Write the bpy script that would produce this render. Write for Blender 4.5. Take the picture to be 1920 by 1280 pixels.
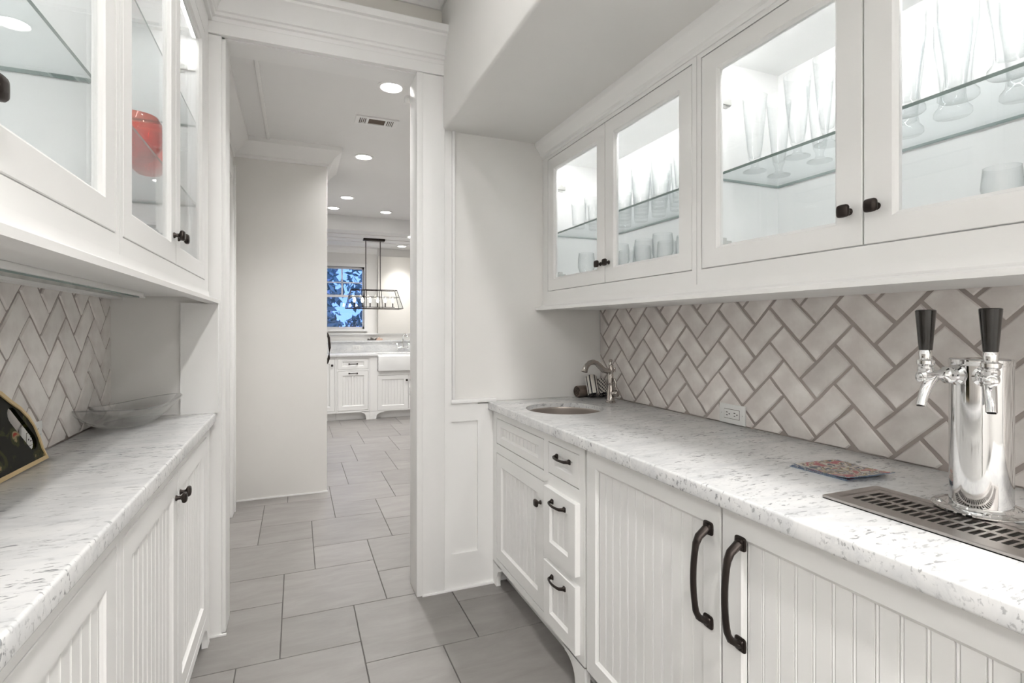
import bpy, bmesh, math, random
from mathutils import Vector, Matrix
random.seed(7)
sc = bpy.context.scene
C = sc.collection
for o in list(bpy.data.objects): bpy.data.objects.remove(o)

# ------------------------------------------------------------------ camera
cam_d = bpy.data.cameras.new('camera'); cam = bpy.data.objects.new('camera', cam_d); C.objects.link(cam)
YAW = math.atan(404/990.0)
cam.location = (0, 0, 1.284)
cam.rotation_euler = (math.pi/2, 0, -YAW)
cam_d.sensor_width = 36; cam_d.lens = 990/1920*36
cam_d.shift_y = -25.4/1920
cam_d.clip_start = 0.02
sc.camera = cam
# ------------------------------------------------------------------ world: blue dusk outside
w = bpy.data.worlds.new('dusk'); sc.world = w; w.use_nodes = True
w.node_tree.nodes['Background'].inputs[0].default_value = (.15, .29, .80, 1)
w.node_tree.nodes['Background'].inputs[1].default_value = 1.6
# ------------------------------------------------------------------ exposure
sc.view_settings.view_transform = 'Standard'; sc.view_settings.look = 'None'
sc.view_settings.exposure = 0.80; sc.view_settings.gamma = 1.0
sc.view_settings.use_curve_mapping = False
sc.cycles.use_light_tree = False; sc.cycles.max_bounces = 8; sc.cycles.diffuse_bounces = 4; sc.cycles.glossy_bounces = 3; sc.cycles.transmission_bounces = 4
sc.cycles.transparent_max_bounces = 20; sc.cycles.caustics_reflective = False; sc.cycles.caustics_refractive = False
sc.cycles.use_adaptive_sampling = True; sc.cycles.adaptive_threshold = .07; sc.cycles.adaptive_min_samples = 12
# lamp powers (watts)
P_PANTRY, P_HALL, P_KITCH, P_LED_R, P_LED_L = 3.5, 7.8, 6.0, 1.6, 1.6
P_REAR_FILL = 28  # power of the added fill lamps behind the camera
LAMP_COL = (1.0, .984, .962)

# ------------------------------------------------------------------ materials
def new_mat(name):
    m = bpy.data.materials.new(name); m.use_nodes = True
    nt = m.node_tree; return m, nt, nt.nodes['Principled BSDF']
def mat(name, col, rough=.5, metal=0, bump=0, bscale=60, var=0, vscale=6, coat=0):
    m, nt, p = new_mat(name)
    p.inputs['Base Color'].default_value = (*col, 1)
    p.inputs['Roughness'].default_value = rough; p.inputs['Metallic'].default_value = metal
    if coat: p.inputs['Coat Weight'].default_value = coat
    tc = nt.nodes.new('ShaderNodeTexCoord')
    n = nt.nodes.new('ShaderNodeTexNoise'); n.inputs['Scale'].default_value = vscale; n.inputs['Detail'].default_value = 4
    nt.links.new(tc.outputs['Object'], n.inputs['Vector'])
    mx = nt.nodes.new('ShaderNodeMix'); mx.data_type = 'RGBA'
    k = max(var, .015)
    mx.inputs[6].default_value = tuple(c*(1-k) for c in col)+(1,); mx.inputs[7].default_value = tuple(min(1, c*(1+k)) for c in col)+(1,)
    nt.links.new(n.outputs[0], mx.inputs[0]); nt.links.new(mx.outputs[2], p.inputs['Base Color'])
    if bump:
        n2 = nt.nodes.new('ShaderNodeTexNoise'); n2.inputs['Scale'].default_value = bscale; n2.inputs['Detail'].default_value = 5
        nt.links.new(tc.outputs['Object'], n2.inputs['Vector'])
        b = nt.nodes.new('ShaderNodeBump'); b.inputs['Strength'].default_value = bump; b.inputs['Distance'].default_value = .002
        nt.links.new(n2.outputs[0], b.inputs['Height']); nt.links.new(b.outputs[0], p.inputs['Normal'])
    return m
def emit(name, col, s):
    m, nt, p = new_mat(name)
    p.inputs['Base Color'].default_value = (.8, .8, .8, 1)
    p.inputs['Emission Color'].default_value = (*col, 1); p.inputs['Emission Strength'].default_value = s
    return m
def thin_glass(name, tint=(.97, .985, .98), edge=(.80, .86, .85), ior=1.45, rough=.0, gain=1.0):
    m, nt, p = new_mat(name); nt.nodes.remove(p)
    out = nt.nodes['Material Output']
    lw = nt.nodes.new('ShaderNodeLayerWeight'); lw.inputs['Blend'].default_value = .35
    cr = nt.nodes.new('ShaderNodeMix'); cr.data_type = 'RGBA'
    cr.inputs[6].default_value = (*tint, 1); cr.inputs[7].default_value = (*edge, 1)
    nt.links.new(lw.outputs['Facing'], cr.inputs[0])
    t = nt.nodes.new('ShaderNodeBsdfTransparent'); nt.links.new(cr.outputs[2], t.inputs[0])
    g = nt.nodes.new('ShaderNodeBsdfGlossy'); g.inputs['Roughness'].default_value = rough
    pw = nt.nodes.new('ShaderNodeMath'); pw.operation = 'POWER'; pw.inputs[1].default_value = 5
    lf = nt.nodes.new('ShaderNodeLayerWeight'); lf.inputs['Blend'].default_value = .5
    nt.links.new(lf.outputs['Facing'], pw.inputs[0])
    f0 = ((ior-1)/(ior+1))**2
    ml = nt.nodes.new('ShaderNodeMath'); ml.operation = 'MULTIPLY_ADD'; ml.inputs[1].default_value = (1-f0)*gain*.85; ml.inputs[2].default_value = f0*gain; ml.use_clamp = True
    nt.links.new(pw.outputs[0], ml.inputs[0])
    mx = nt.nodes.new('ShaderNodeMixShader')
    nt.links.new(ml.outputs[0], mx.inputs[0]); nt.links.new(t.outputs[0], mx.inputs[1]); nt.links.new(g.outputs[0], mx.inputs[2])
    nt.links.new(mx.outputs[0], out.inputs['Surface'])
    return m
def marble(name, rot=-22, fleck=1.0):
    m, nt, p = new_mat(name); N = nt.nodes.new; L = nt.links.new
    tc = N('ShaderNodeTexCoord'); mp = N('ShaderNodeMapping'); mp.inputs['Rotation'].default_value = (0, 0, math.radians(-rot))
    mp.inputs['Scale'].default_value = (1, 3.0, 2.2); L(tc.outputs['Object'], mp.inputs['Vector'])
    def noise(s, d, r=.55, dist=0.):
        n = N('ShaderNodeTexNoise'); n.inputs['Scale'].default_value = s; n.inputs['Detail'].default_value = d
        n.inputs['Roughness'].default_value = r; n.inputs['Distortion'].default_value = dist
        L(mp.outputs[0], n.inputs['Vector']); return n
    def ramp(src, a, b):
        r = N('ShaderNodeMapRange'); r.inputs[1].default_value = a; r.inputs[2].default_value = b; L(src, r.inputs[0]); return r
    base = noise(5.0, 6, .62, .6); rb = ramp(base.outputs[0], .42, .74)
    fl = noise(38, 3.5, .6, .3); rf = ramp(fl.outputs[0], .565, .645)
    patch = noise(3.2, 4, .6); rp = ramp(patch.outputs[0], .34, .60)
    mu = N('ShaderNodeMath'); mu.operation = 'MULTIPLY'; L(rf.outputs[0], mu.inputs[0]); L(rp.outputs[0], mu.inputs[1])
    vein = noise(2.2, 5, .6, 1.6); ab = N('ShaderNodeMath'); ab.operation = 'SUBTRACT'; ab.inputs[1].default_value = .5; L(vein.outputs[0], ab.inputs[0])
    aa = N('ShaderNodeMath'); aa.operation = 'ABSOLUTE'; L(ab.outputs[0], aa.inputs[0]); rv = ramp(aa.outputs[0], .022, .0)
    def mix(fac, a, b):
        x = N('ShaderNodeMix'); x.data_type = 'RGBA'
        if isinstance(fac, float): x.inputs[0].default_value = fac
        else: L(fac, x.inputs[0])
        for i, c in ((6, a), (7, b)):
            if isinstance(c, tuple): x.inputs[i].default_value = (*c, 1)
            else: L(c, x.inputs[i])
        return x.outputs[2]
    c1 = mix(rb.outputs[0], (.82, .82, .815), (.66, .67, .68))
    m2 = N('ShaderNodeMath'); m2.operation = 'MULTIPLY'; m2.inputs[1].default_value = .16; L(rv.outputs[0], m2.inputs[0])
    c2 = mix(m2.outputs[0], c1, (.42, .43, .45))
    m3 = N('ShaderNodeMath'); m3.operation = 'MULTIPLY'; m3.inputs[1].default_value = .72*fleck; L(mu.outputs[0], m3.inputs[0])
    c3 = mix(m3.outputs[0], c2, (.16, .165, .175))
    L(c3, p.inputs['Base Color']); p.inputs['Roughness'].default_value = .22
    return m
def brick_mat(name, a, b):
    m, nt, p = new_mat(name); N = nt.nodes.new; L = nt.links.new
    tc = N('ShaderNodeTexCoord'); oi = N('ShaderNodeObjectInfo')
    n = N('ShaderNodeTexNoise'); n.inputs['Scale'].default_value = 14; n.inputs['Detail'].default_value = 6; L(tc.outputs['Object'], n.inputs['Vector'])
    mx = N('ShaderNodeMix'); mx.data_type = 'RGBA'; mx.inputs[6].default_value = (*a, 1); mx.inputs[7].default_value = (*b, 1)
    r = N('ShaderNodeMapRange'); r.inputs[1].default_value = .35; r.inputs[2].default_value = .65; L(n.outputs[0], r.inputs[0]); L(r.outputs[0], mx.inputs[0])
    hs = N('ShaderNodeHueSaturation'); L(mx.outputs[2], hs.inputs['Color'])
    rr = N('ShaderNodeMapRange'); rr.inputs[3].default_value = .93; rr.inputs[4].default_value = 1.08; L(oi.outputs['Random'], rr.inputs[0]); L(rr.outputs[0], hs.inputs['Value'])
    L(hs.outputs[0], p.inputs['Base Color']); p.inputs['Roughness'].default_value = .34
    n2 = N('ShaderNodeTexNoise'); n2.inputs['Scale'].default_value = 38; n2.inputs['Detail'].default_value = 5; L(tc.outputs['Object'], n2.inputs['Vector'])
    bp = N('ShaderNodeBump'); bp.inputs['Strength'].default_value = .5; bp.inputs['Distance'].default_value = .003; L(n2.outputs[0], bp.inputs['Height']); L(bp.outputs[0], p.inputs['Normal'])
    return m
def floral(name):
    m, nt, p = new_mat(name); N = nt.nodes.new; L = nt.links.new
    tc = N('ShaderNodeTexCoord'); v = N('ShaderNodeTexVoronoi'); v.inputs['Scale'].default_value = 95; L(tc.outputs['Object'], v.inputs['Vector'])
    n = N('ShaderNodeTexNoise'); n.inputs['Scale'].default_value = 30; n.inputs['Detail'].default_value = 1.5; n.inputs['Distortion'].default_value = .7; L(tc.outputs['Object'], n.inputs['Vector'])
    r = N('ShaderNodeValToRGB'); L(n.outputs[0], r.inputs[0]); e = r.color_ramp.elements; r.color_ramp.interpolation = 'CONSTANT'
    e[0].position = 0; e[0].color = (.03, .045, .10, 1); e[1].position = .38; e[1].color = (.62, .58, .50, 1)
    for pos, col in ((.46, (.05, .07, .14)), (.50, (.33, .22, .06)), (.54, (.60, .56, .48)), (.58, (.40, .03, .05)), (.70, (.75, .30, .28))):
        q = e.new(pos); q.color = (*col, 1)
    mx = N('ShaderNodeMix'); mx.data_type = 'RGBA'; mx.inputs[0].default_value = .04; L(r.outputs[0], mx.inputs[6]); L(v.outputs['Color'], mx.inputs[7])
    hs = N('ShaderNodeHueSaturation'); hs.inputs['Saturation'].default_value = .9; L(mx.outputs[2], hs.inputs['Color'])
    L(hs.outputs[0], p.inputs['Base Color']); p.inputs['Roughness'].default_value = .35
    return m
def painted_tray(name):
    m, nt, p = new_mat(name); N = nt.nodes.new; L = nt.links.new
    tc = N('ShaderNodeTexCoord'); n = N('ShaderNodeTexNoise'); n.inputs['Scale'].default_value = 17; n.inputs['Detail'].default_value = 5; n.inputs['Distortion'].default_value = 1.0
    L(tc.outputs['Object'], n.inputs['Vector'])
    r = N('ShaderNodeValToRGB'); L(n.outputs[0], r.inputs[0]); e = r.color_ramp.elements
    e[0].position = 0; e[0].color = (.006, .006, .004, 1); e[1].position = .56; e[1].color = (.010, .010, .005, 1)
    for pos, col in ((.61, (.05, .05, .012)), (.645, (.02, .03, .008)), (.69, (.30, .24, .12)), (.74, (.30, .02, .01))):
        q = e.new(pos); q.color = (*col, 1)
    L(r.outputs[0], p.inputs['Base Color']); p.inputs['Roughness'].default_value = .3; p.inputs['Specular IOR Level'].default_value = .06
    return m

M = dict(
    white=mat('white cabinet paint', (.865, .860, .845), .38), trimw=mat('white trim paint', (.865, .860, .848), .4),
    wall=mat('warm white wall paint', (.825, .812, .788), .65), ceil=mat('ceiling paint', (.85, .845, .838), .8),
    cream=mat('cream upper wall paint', (.84, .815, .765), .65), inside=mat('cabinet interior white', (.90, .905, .90), .45),
    marble=marble('speckled white marble'), marble_k=marble('kitchen marble', 10, .4),
    tile=None, grout_f=mat('floor grout', (.14, .132, .125), .9), brick=brick_mat('whitewashed brick tile', (.70, .652, .62), (.83, .795, .76)),
    grout=mat('taupe grout', (.40, .352, .325), .9, bump=.4), bronze=mat('oil rubbed bronze', (.045, .036, .032), .38, .75, var=.3, vscale=30),
    chrome=mat('chrome', (.80, .80, .80), .07, 1), nickel=mat('dark polished nickel', (.50, .46, .43), .14, 1),
    steel=mat('brushed stainless', (.50, .47, .45), .32, 1), steel_d=mat('sink steel', (.46, .41, .37), .35, .55),
    black=mat('black lacquer', (.012, .010, .008), .22, coat=.5), dark=mat('dark void', (.02, .018, .016), .8),
    pane=thin_glass('door glass', (.993, .995, .995), (.955, .965, .965)), shelf=thin_glass('shelf glass', (.972, .98, .982), (.90, .93, .935)),
    shelf_edge=mat('green glass edge', (.22, .29, .275), .15), glass=thin_glass('drinking glass', (.995, .997, .997), (.85, .87, .875), gain=1.1),
    bowl=thin_glass('bowl glass', (.994, .995, .994), (.80, .81, .805), gain=1.9), redglass=thin_glass('red glass', (.98, .50, .42), (.75, .12, .08), gain=1.3),
    gold=mat('gilt edge', (.70, .53, .27), .4, var=.1, vscale=40), plastic=mat('white outlet plastic', (.82, .82, .80), .35),
    hinge=mat('nickel hinge', (.62, .62, .60), .4, .5), porcelain=mat('white fireclay', (.84, .84, .83), .12, coat=.5),
    lens=emit('lit lamp lens', (1, .97, .93), 9.), bulb=emit('lit candle bulb', (1, .92, .78), 14.), led=emit('lit led lens', (1, .99, .98), 6.),
    ventd=mat('vent duct', (.12, .085, .06), .7), tray_art=painted_tray('black painted tray'), floral=floral('floral print paper'),
    blue=mat('blue card edge', (.20, .27, .38), .5), paper=mat('pale card', (.70, .72, .72), .6), cork=mat('brown cloth', (.19, .15, .125), .85, var=.15, vscale=60), cork_d=mat('dark brown cloth', (.06, .045, .035), .85), taupe=mat('taupe cloth', (.30, .26, .235), .85, var=.1, vscale=60), navy=mat('black navy cloth', (.025, .024, .03), .85), linen=mat('linen cloth', (.66, .63, .58), .85, var=.08, vscale=80),
    leaf=mat('dusky foliage', (.24, .32, .28), .7, var=.4, vscale=9), bark=mat('bark', (.09, .075, .06), .8), grass=mat('lawn', (.26, .30, .27), .9, var=.3),
    stone=mat('urn stone', (.20, .23, .25), .7), siding=mat('house siding', (.55, .57, .60), .7), shell=mat('pale shell', (.62, .45, .36), .4), leafd=mat('dry dark leaf', (.10, .09, .08), .6),
    glassl=thin_glass('lantern glass', (.98, .985, .985), (.80, .83, .83)),
)
def bowl_mat():
    m, nt, p = new_mat('clear bowl glass'); nt.nodes.remove(p); N = nt.nodes.new; L = nt.links.new
    g = N('ShaderNodeBsdfGlass'); g.inputs['IOR'].default_value = 1.42; g.inputs['Roughness'].default_value = 0; g.inputs['Color'].default_value = (.985, .99, .988, 1)
    t = N('ShaderNodeBsdfTransparent'); mx = N('ShaderNodeMixShader'); mx.inputs[0].default_value = .58
    L(g.outputs[0], mx.inputs[1]); L(t.outputs[0], mx.inputs[2]); L(mx.outputs[0], nt.nodes['Material Output'].inputs['Surface'])
    return m
M['bowl'] = bowl_mat()
def floor_mat():
    m, nt, p = new_mat('grey porcelain tile'); N = nt.nodes.new; L = nt.links.new
    tc = N('ShaderNodeTexCoord'); oi = N('ShaderNodeObjectInfo')
    ad = N('ShaderNodeVectorMath'); ad.operation = 'ADD'; L(tc.outputs['Object'], ad.inputs[0]); L(oi.outputs['Location'], ad.inputs[1])
    mp = N('ShaderNodeMapping'); mp.inputs['Scale'].default_value = (1.4, 5, 1); L(ad.outputs[0], mp.inputs[0])
    n = N('ShaderNodeTexNoise'); n.inputs['Scale'].default_value = 2.4; n.inputs['Detail'].default_value = 7; n.inputs['Roughness'].default_value = .65; n.inputs['Distortion'].default_value = .5; L(mp.outputs[0], n.inputs['Vector'])
    mx = N('ShaderNodeMix'); mx.data_type = 'RGBA'; mx.inputs[6].default_value = (.222, .208, .198, 1); mx.inputs[7].default_value = (.288, .274, .262, 1)
    r = N('ShaderNodeMapRange'); r.inputs[1].default_value = .3; r.inputs[2].default_value = .7; L(n.outputs[0], r.inputs[0]); L(r.outputs[0], mx.inputs[0])
    hs = N('ShaderNodeHueSaturation'); L(mx.outputs[2], hs.inputs['Color'])
    rr = N('ShaderNodeMapRange'); rr.inputs[3].default_value = .93; rr.inputs[4].default_value = 1.07; L(oi.outputs['Random'], rr.inputs[0]); L(rr.outputs[0], hs.inputs['Value'])
    L(hs.outputs[0], p.inputs['Base Color']); p.inputs['Roughness'].default_value = .42
    return m
M['tile'] = floor_mat()

# ------------------------------------------------------------------ geometry helpers
class Fr:                         # a local frame: a along u, b up, d along n
    def __init__(s, o, u, n): s.o, s.u, s.n = Vector(o), Vector(u), Vector(n)
    def __call__(s, a, b, d): return s.o + s.u*a + Vector((0, 0, b)) + s.n*d
class G:
    def __init__(s): s.v, s.f, s.m, s.mi = [], [], [], 0
    def add(s, vs, fs):
        k = len(s.v); s.v += [tuple(q) for q in vs]; s.f += [tuple(i+k for i in f) for f in fs]; s.m += [s.mi]*len(fs); return s
    def hexa(s, c): return s.add(c, [(0, 3, 2, 1), (4, 5, 6, 7), (0, 1, 5, 4), (1, 2, 6, 5), (2, 3, 7, 6), (3, 0, 4, 7)])
    def box(s, x0, x1, y0, y1, z0, z1):
        return s.hexa([(x0, y0, z0), (x1, y0, z0), (x1, y1, z0), (x0, y1, z0), (x0, y0, z1), (x1, y0, z1), (x1, y1, z1), (x0, y1, z1)])
    def fbox(s, fr, a0, a1, b0, b1, d0, d1):
        return s.hexa([fr(a0, b0, d0), fr(a1, b0, d0), fr(a1, b0, d1), fr(a0, b0, d1), fr(a0, b1, d0), fr(a1, b1, d0), fr(a1, b1, d1), fr(a0, b1, d1)])
    def prism(s, pts, vec):       # polygon (3D) extruded by vec
        n = len(pts); vec = Vector(vec); a = [Vector(q) for q in pts]
        return s.add(a+[q+vec for q in a], [tuple(range(n))[::-1], tuple(range(n, 2*n))]+[(i, (i+1) % n, n+(i+1) % n, n+i) for i in range(n)])
    def fprism(s, fr, pts, d0, d1): return s.prism([fr(a, b, d0) for a, b in pts], fr.n*(d1-d0))
    def loops(s, rings, closed=True, caps=True):
        n = len(rings[0]); k = []
        vs = [q for r in rings for q in r]
        for i in range(len(rings)-1):
            for j in range(n if closed else n-1):
                k.append((i*n+j, i*n+(j+1) % n, (i+1)*n+(j+1) % n, (i+1)*n+j))
        if caps: k += [tuple(range(n))[::-1], tuple(range((len(rings)-1)*n, len(rings)*n))]
        return s.add(vs, k)
    def lathe(s, prof, c=(0, 0, 0), seg=24, mtx=None, caps=True):
        c = Vector(c); R = []
        for r, z in prof:
            ring = []
            for j in range(seg):
                t = 2*math.pi*j/seg; q = Vector((max(r, 1e-5)*math.cos(t), max(r, 1e-5)*math.sin(t), z))
                ring.append(c+(mtx @ q if mtx else q))
            R.append(ring)
        return s.loops(R, True, caps)
    def tube(s, path, rad, seg=10, flat=1.0, up=(0, 0, 1)):
        P = [Vector(q) for q in path]; R = []; up = Vector(up)
        for i, q in enumerate(P):
            t = (P[min(i+1, len(P)-1)]-P[max(i-1, 0)]).normalized()
            a = t.cross(up)
            if a.length < 1e-4: a = t.cross(Vector((1, 0, 0)))
            a.normalize(); b = a.cross(t)
            r = rad[i] if isinstance(rad, (list, tuple)) else rad
            R.append([q+a*r*math.cos(2*math.pi*j/seg)+b*r*flat*math.sin(2*math.pi*j/seg) for j in range(seg)])
        return s.loops(R)
    def sweep(s, path, prof, side=1):   # path of (x,y), profile of (outward, z); mitred corners
        P = [Vector((q[0], q[1])) for q in path]; R = []
        for i, q in enumerate(P):
            ds = []
            if i > 0: ds.append((P[i]-P[i-1]).normalized())
            if i < len(P)-1: ds.append((P[i+1]-P[i]).normalized())
            ns = [Vector((-d.y, d.x))*side for d in ds]
            m = ns[0] if len(ns) == 1 else (ns[0]+ns[1])/(1+ns[0].dot(ns[1]))
            R.append([(q.x+m.x*o, q.y+m.y*o, z) for o, z in prof])
        return s.loops(R)
    def tf(s, fn): s.v = [tuple(fn(Vector(q))) for q in s.v]; return s

WL = {}
def build(name, g, mats, parent=None, bevel=0, smooth=None, local=False, seg=2):
    off = WL.get(parent.name, Vector((0, 0, 0))) if (parent and not local) else Vector((0, 0, 0))
    bm = bmesh.new()
    vs = [bm.verts.new(Vector(q)-off) for q in g.v]
    for f, mi in zip(g.f, g.m):
        try: fc = bm.faces.new([vs[i] for i in f]); fc.material_index = mi
        except ValueError: pass
    bmesh.ops.recalc_face_normals(bm, faces=bm.faces)
    if bevel:
        ed = [e for e in bm.edges if len(e.link_faces) == 2 and e.calc_face_angle(0) > .5]
        bmesh.ops.bevel(bm, geom=ed, offset=bevel, segments=seg, profile=.5, affect='EDGES', clamp_overlap=True)
    me = bpy.data.meshes.new(name); bm.to_mesh(me); bm.free()
    for x in (mats if isinstance(mats, (list, tuple)) else [mats]): me.materials.append(M[x] if isinstance(x, str) else x)
    if smooth is None: smooth = 32 if bevel else 0
    if smooth:
        me.shade_smooth(); me.set_sharp_from_angle(angle=math.radians(smooth))
    o = bpy.data.objects.new(name, me); C.objects.link(o)
    if parent: o.parent = parent
    WL[o.name] = off.copy() if parent else Vector((0, 0, 0))
    return o
def tag(o, label=None, cat=None, group=None, kind=None):
    for k, v in (('label', label), ('category', cat), ('group', group), ('kind', kind)):
        if v: o[k] = v
    return o
def thing(name, label, cat, loc=(0, 0, 0), group=None, rotz=0, kind=None):
    o = bpy.data.objects.new(name, None); C.objects.link(o); o.location = loc; o.rotation_euler = (0, 0, rotz)
    o.empty_display_size = .05
    WL[o.name] = Vector(loc)
    return tag(o, label, cat, group, kind)
def struct(name, g, m, bevel=0, **k):
    return tag(build(name, g, m, None, bevel, **k), kind='structure')
def copy_tree(o, parent=None):
    c = o.copy(); C.objects.link(c); c.parent = parent
    for ch in o.children: copy_tree(ch, c)
    return c

# ------------------------------------------------------------------ recessed lamps
def recessed(x, y, z, power, label, r=.062, spread=170):
    t = thing('recessed_light', label, 'ceiling light', (x, y, z), 'recessed ceiling lights')
    g = G().lathe([(r+.018, 0), (r+.020, -.004), (r+.012, -.008), (r, -.006), (r-.004, .0), (r-.004, .012), (r+.018, .012)], (x, y, z), 28)
    build('trim_ring', g, 'trimw', t, smooth=40)
    build('lens', G().lathe([(0, .004), (r-.004, .004), (r-.004, -.001), (0, -.002)], (x, y, z), 28), 'lens', t, smooth=40)
    l = bpy.data.lights.new('lamp', 'AREA'); l.shape = 'DISK'; l.size = 2*r; l.energy = power; l.color = LAMP_COL; l.spread = math.radians(spread)
    lo = bpy.data.objects.new('lamp', l); C.objects.link(lo); lo.parent = t; lo.location = (0, 0, -.012)
    return t

# ------------------------------------------------------------------ room shell
WALL_Y, CEIL, SOF = 2.53, 2.95, 2.25
fl = struct('floor', G().box(-2.5, 3.9, -4.8, 8.6, -.12, -.004), 'grout_f')
A_, B_ = .457, .305
v1, v2 = (A_, B_), (-B_, A_)
tile_mesh = {}
def floor_tile(x, y, s):
    gr = .0022; k = round(s, 3)
    if k not in tile_mesh:
        g = G(); e = .0012
        rings = [[(gr, gr, -.008), (s-gr, gr, -.008), (s-gr, s-gr, -.008), (gr, s-gr, -.008)], [(gr, gr, -e), (s-gr, gr, -e), (s-gr, s-gr, -e), (gr, s-gr, -e)],
                 [(gr+e, gr+e, 0), (s-gr-e, gr+e, 0), (s-gr-e, s-gr-e, 0), (gr+e, s-gr-e, 0)]]
        g.loops(rings)
        o = build('floor_tile', g, 'tile', fl); tile_mesh[k] = o.data
    else:
        o = bpy.data.objects.new('floor_tile', tile_mesh[k]); C.objects.link(o); o.parent = fl
    o.location = (x, y, 0)
for i in range(-14, 26):
    for j in range(-16, 26):
        x = -.060+i*v1[0]+j*v2[0]; y = 2.543+i*v1[1]+j*v2[1]
        for (tx, ty, s) in ((x, y, A_), (x+A_, y, B_)):   # large tile and the small one at its lower right corner
            if -.68 < tx+s/2 < 2.75 and -.85 < ty+s/2 < 8.05: floor_tile(tx, ty, s)

wl = struct('wall_left', G().box(-.82, -.680, -.60, 2.65, 0, CEIL+.1), 'wall')
wr = struct('wall_right', G().box(1.572, 1.70, -.60, 2.65, 0, CEIL+.1), 'wall')
struct('wall_rear_added', G().box(-2.42, 3.22, -4.72, -4.60, 0, CEIL+.1).box(-2.42, -2.30, -4.6, -.60, 0, CEIL+.1).box(3.10, 3.22, -4.6, -.60, 0, CEIL+.1).box(-2.42, -.68, -.60, -.50, 0, CEIL+.1).box(1.572, 3.22, -.60, -.50, 0, CEIL+.1), 'wall')  # unseen larger room behind the camera, added to send soft light forward
g = G().box(.545, 1.72, WALL_Y, 2.65, 0, CEIL+.1).box(-.82, -.300, WALL_Y, 2.65, 0, CEIL+.1).box(-.300, .545, WALL_Y, 2.65, 2.515, CEIL+.1)
struct('wall_front', g, 'cream')
struct('ceiling', G().box(-2.42, 3.22, -4.72, 2.65, CEIL, CEIL+.1), 'ceil')
struct('wall_soffit', G().box(.660, 1.60, -.60, WALL_Y+.01, SOF, CEIL+.01), 'wall', bevel=.012, seg=3)
# front wall panelling (painted woodwork right of the doorway)
g = G()
g.box(.560, .705, WALL_Y-.020, WALL_Y+.01, 0, SOF+.01)                # flat casing + stile
g.box(.705, .84, WALL_Y-.020, WALL_Y+.01, 0, .172).box(.705, .84, WALL_Y-.020, WALL_Y+.01, .822, .912).box(.84, 1.0, WALL_Y-.020, WALL_Y+.01, 0, .905)
g.box(.705, .84, WALL_Y-.008, WALL_Y+.01, .172, .822)                 # recessed panel field
struct('trim_1', g, 'trimw')
struct('trim_2', G().box(.560, .668, WALL_Y-.030, WALL_Y-.019, 0, 2.505), 'trimw', bevel=.004)      # raised right casing
struct('trim_3', G().box(.700, .935, WALL_Y-.034, WALL_Y, .912, .932), 'trimw', bevel=.004)         # chair rail
struct('trim_4', G().box(.706, .722, WALL_Y-.028, WALL_Y, .932, SOF), 'trimw', bevel=.004)          # vertical bead
struct('wall_panel', G().box(.72, 1.575, WALL_Y-.010, WALL_Y+.01, .914, SOF+.01), 'wall')
# doorway lining and left casing
struct('trim_5', G().box(.530, .562, WALL_Y-.030, 2.66, 0, 2.515), 'trimw', bevel=.004)
struct('trim_6', G().box(-.302, -.276, WALL_Y-.012, 2.66, 0, 2.515), 'trimw', bevel=.004)
struct('trim_7', G().box(-.300, .560, WALL_Y-.012, 2.66, 2.500, 2.520), 'trimw')
struct('trim_8', G().box(-.345, -.290, WALL_Y-.030, WALL_Y, 0, 2.505), 'trimw', bevel=.004)
struct('trim_9', G().box(-.34, .662, WALL_Y-.040, WALL_Y, 2.505, 2.566), 'trimw')                   # header fascia
# cornice over the left cabinets and the doorway, mitred in the corner
CR = [(0, 2.555), (.012, 2.555), (.014, 2.572), (.024, 2.576), (.026, 2.588), (.034, 2.592), (.040, 2.612), (.056, 2.640), (.078, 2.660), (.080, 2.670), (.094, 2.674), (.098, 2.692), (.098, 2.704), (0, 2.712)]
struct('trim_10', G().sweep([(-.335, -.35), (-.335, WALL_Y-.030), (.661, WALL_Y-.030)], CR, side=-1), 'trimw', smooth=25)
# ceiling cornice on front wall and soffit
CR2 = [(0, 2.838), (.010, 2.838), (.012, 2.852), (.030, 2.870), (.060, 2.915), (.082, 2.925), (.086, 2.951), (0, 2.951)]
struct('trim_11', G().sweep([(.660, -.60), (.660, WALL_Y), (-.68, WALL_Y), (-.68, -.60)], CR2, side=1), 'trimw', smooth=25)
# shoe line along the front wall
struct('baseboard_front', G().box(.556, .922, WALL_Y-.037, WALL_Y-.02, 0, .007).box(-.345, -.272, WALL_Y-.037, WALL_Y-.028, 0, .007), 'trimw')
# hall and kitchen shell
struct('wall_hall', G().box(-.60, -.430, 2.65, 4.40, 0, 2.8), 'wall')
struct('wall_block', G().box(-.60, .222, 4.38, 4.95, 0, 2.8), 'wall', bevel=.003)
struct('baseboard_block', G().box(-.430, .226, 4.374, 4.382, 0, .010), 'trimw')
struct('wall_kitchen_left', G().box(-.70, -.55, 4.9, 8.4, 0, 2.8), 'wall')
struct('wall_kitchen_right', G().box(3.7, 3.85, 2.5, 8.4, 0, 2.8), 'wall')
struct('wall_kitchen_near', G().box(1.70, 3.85, 2.53, 2.65, 0, 2.8), 'wall')
YF = 8.25
g = G().box(-.70, 0.0, YF, 8.42, 0, 2.8).box(.95, 3.85, YF, 8.42, 0, 2.8).box(0, .95, YF, 8.42, 0, 1.27).box(0, .95, YF, 8.42, 2.20, 2.8)
struct('wall_kitchen_far', g, 'wall')
struct('ceiling_hall', G().box(-.70, 3.85, 2.64, 6.86, 2.68, 2.80), 'ceil')
struct('ceiling_kitchen', G().box(-.70, 3.85, 6.85, 8.42, 2.50, 2.80), 'ceil')
HC = [(0, 2.545), (.010, 2.545), (.012, 2.562), (.030, 2.570), (.050, 2.600), (.092, 2.640), (.106, 2.648), (.108, 2.681), (0, 2.681)]
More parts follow.
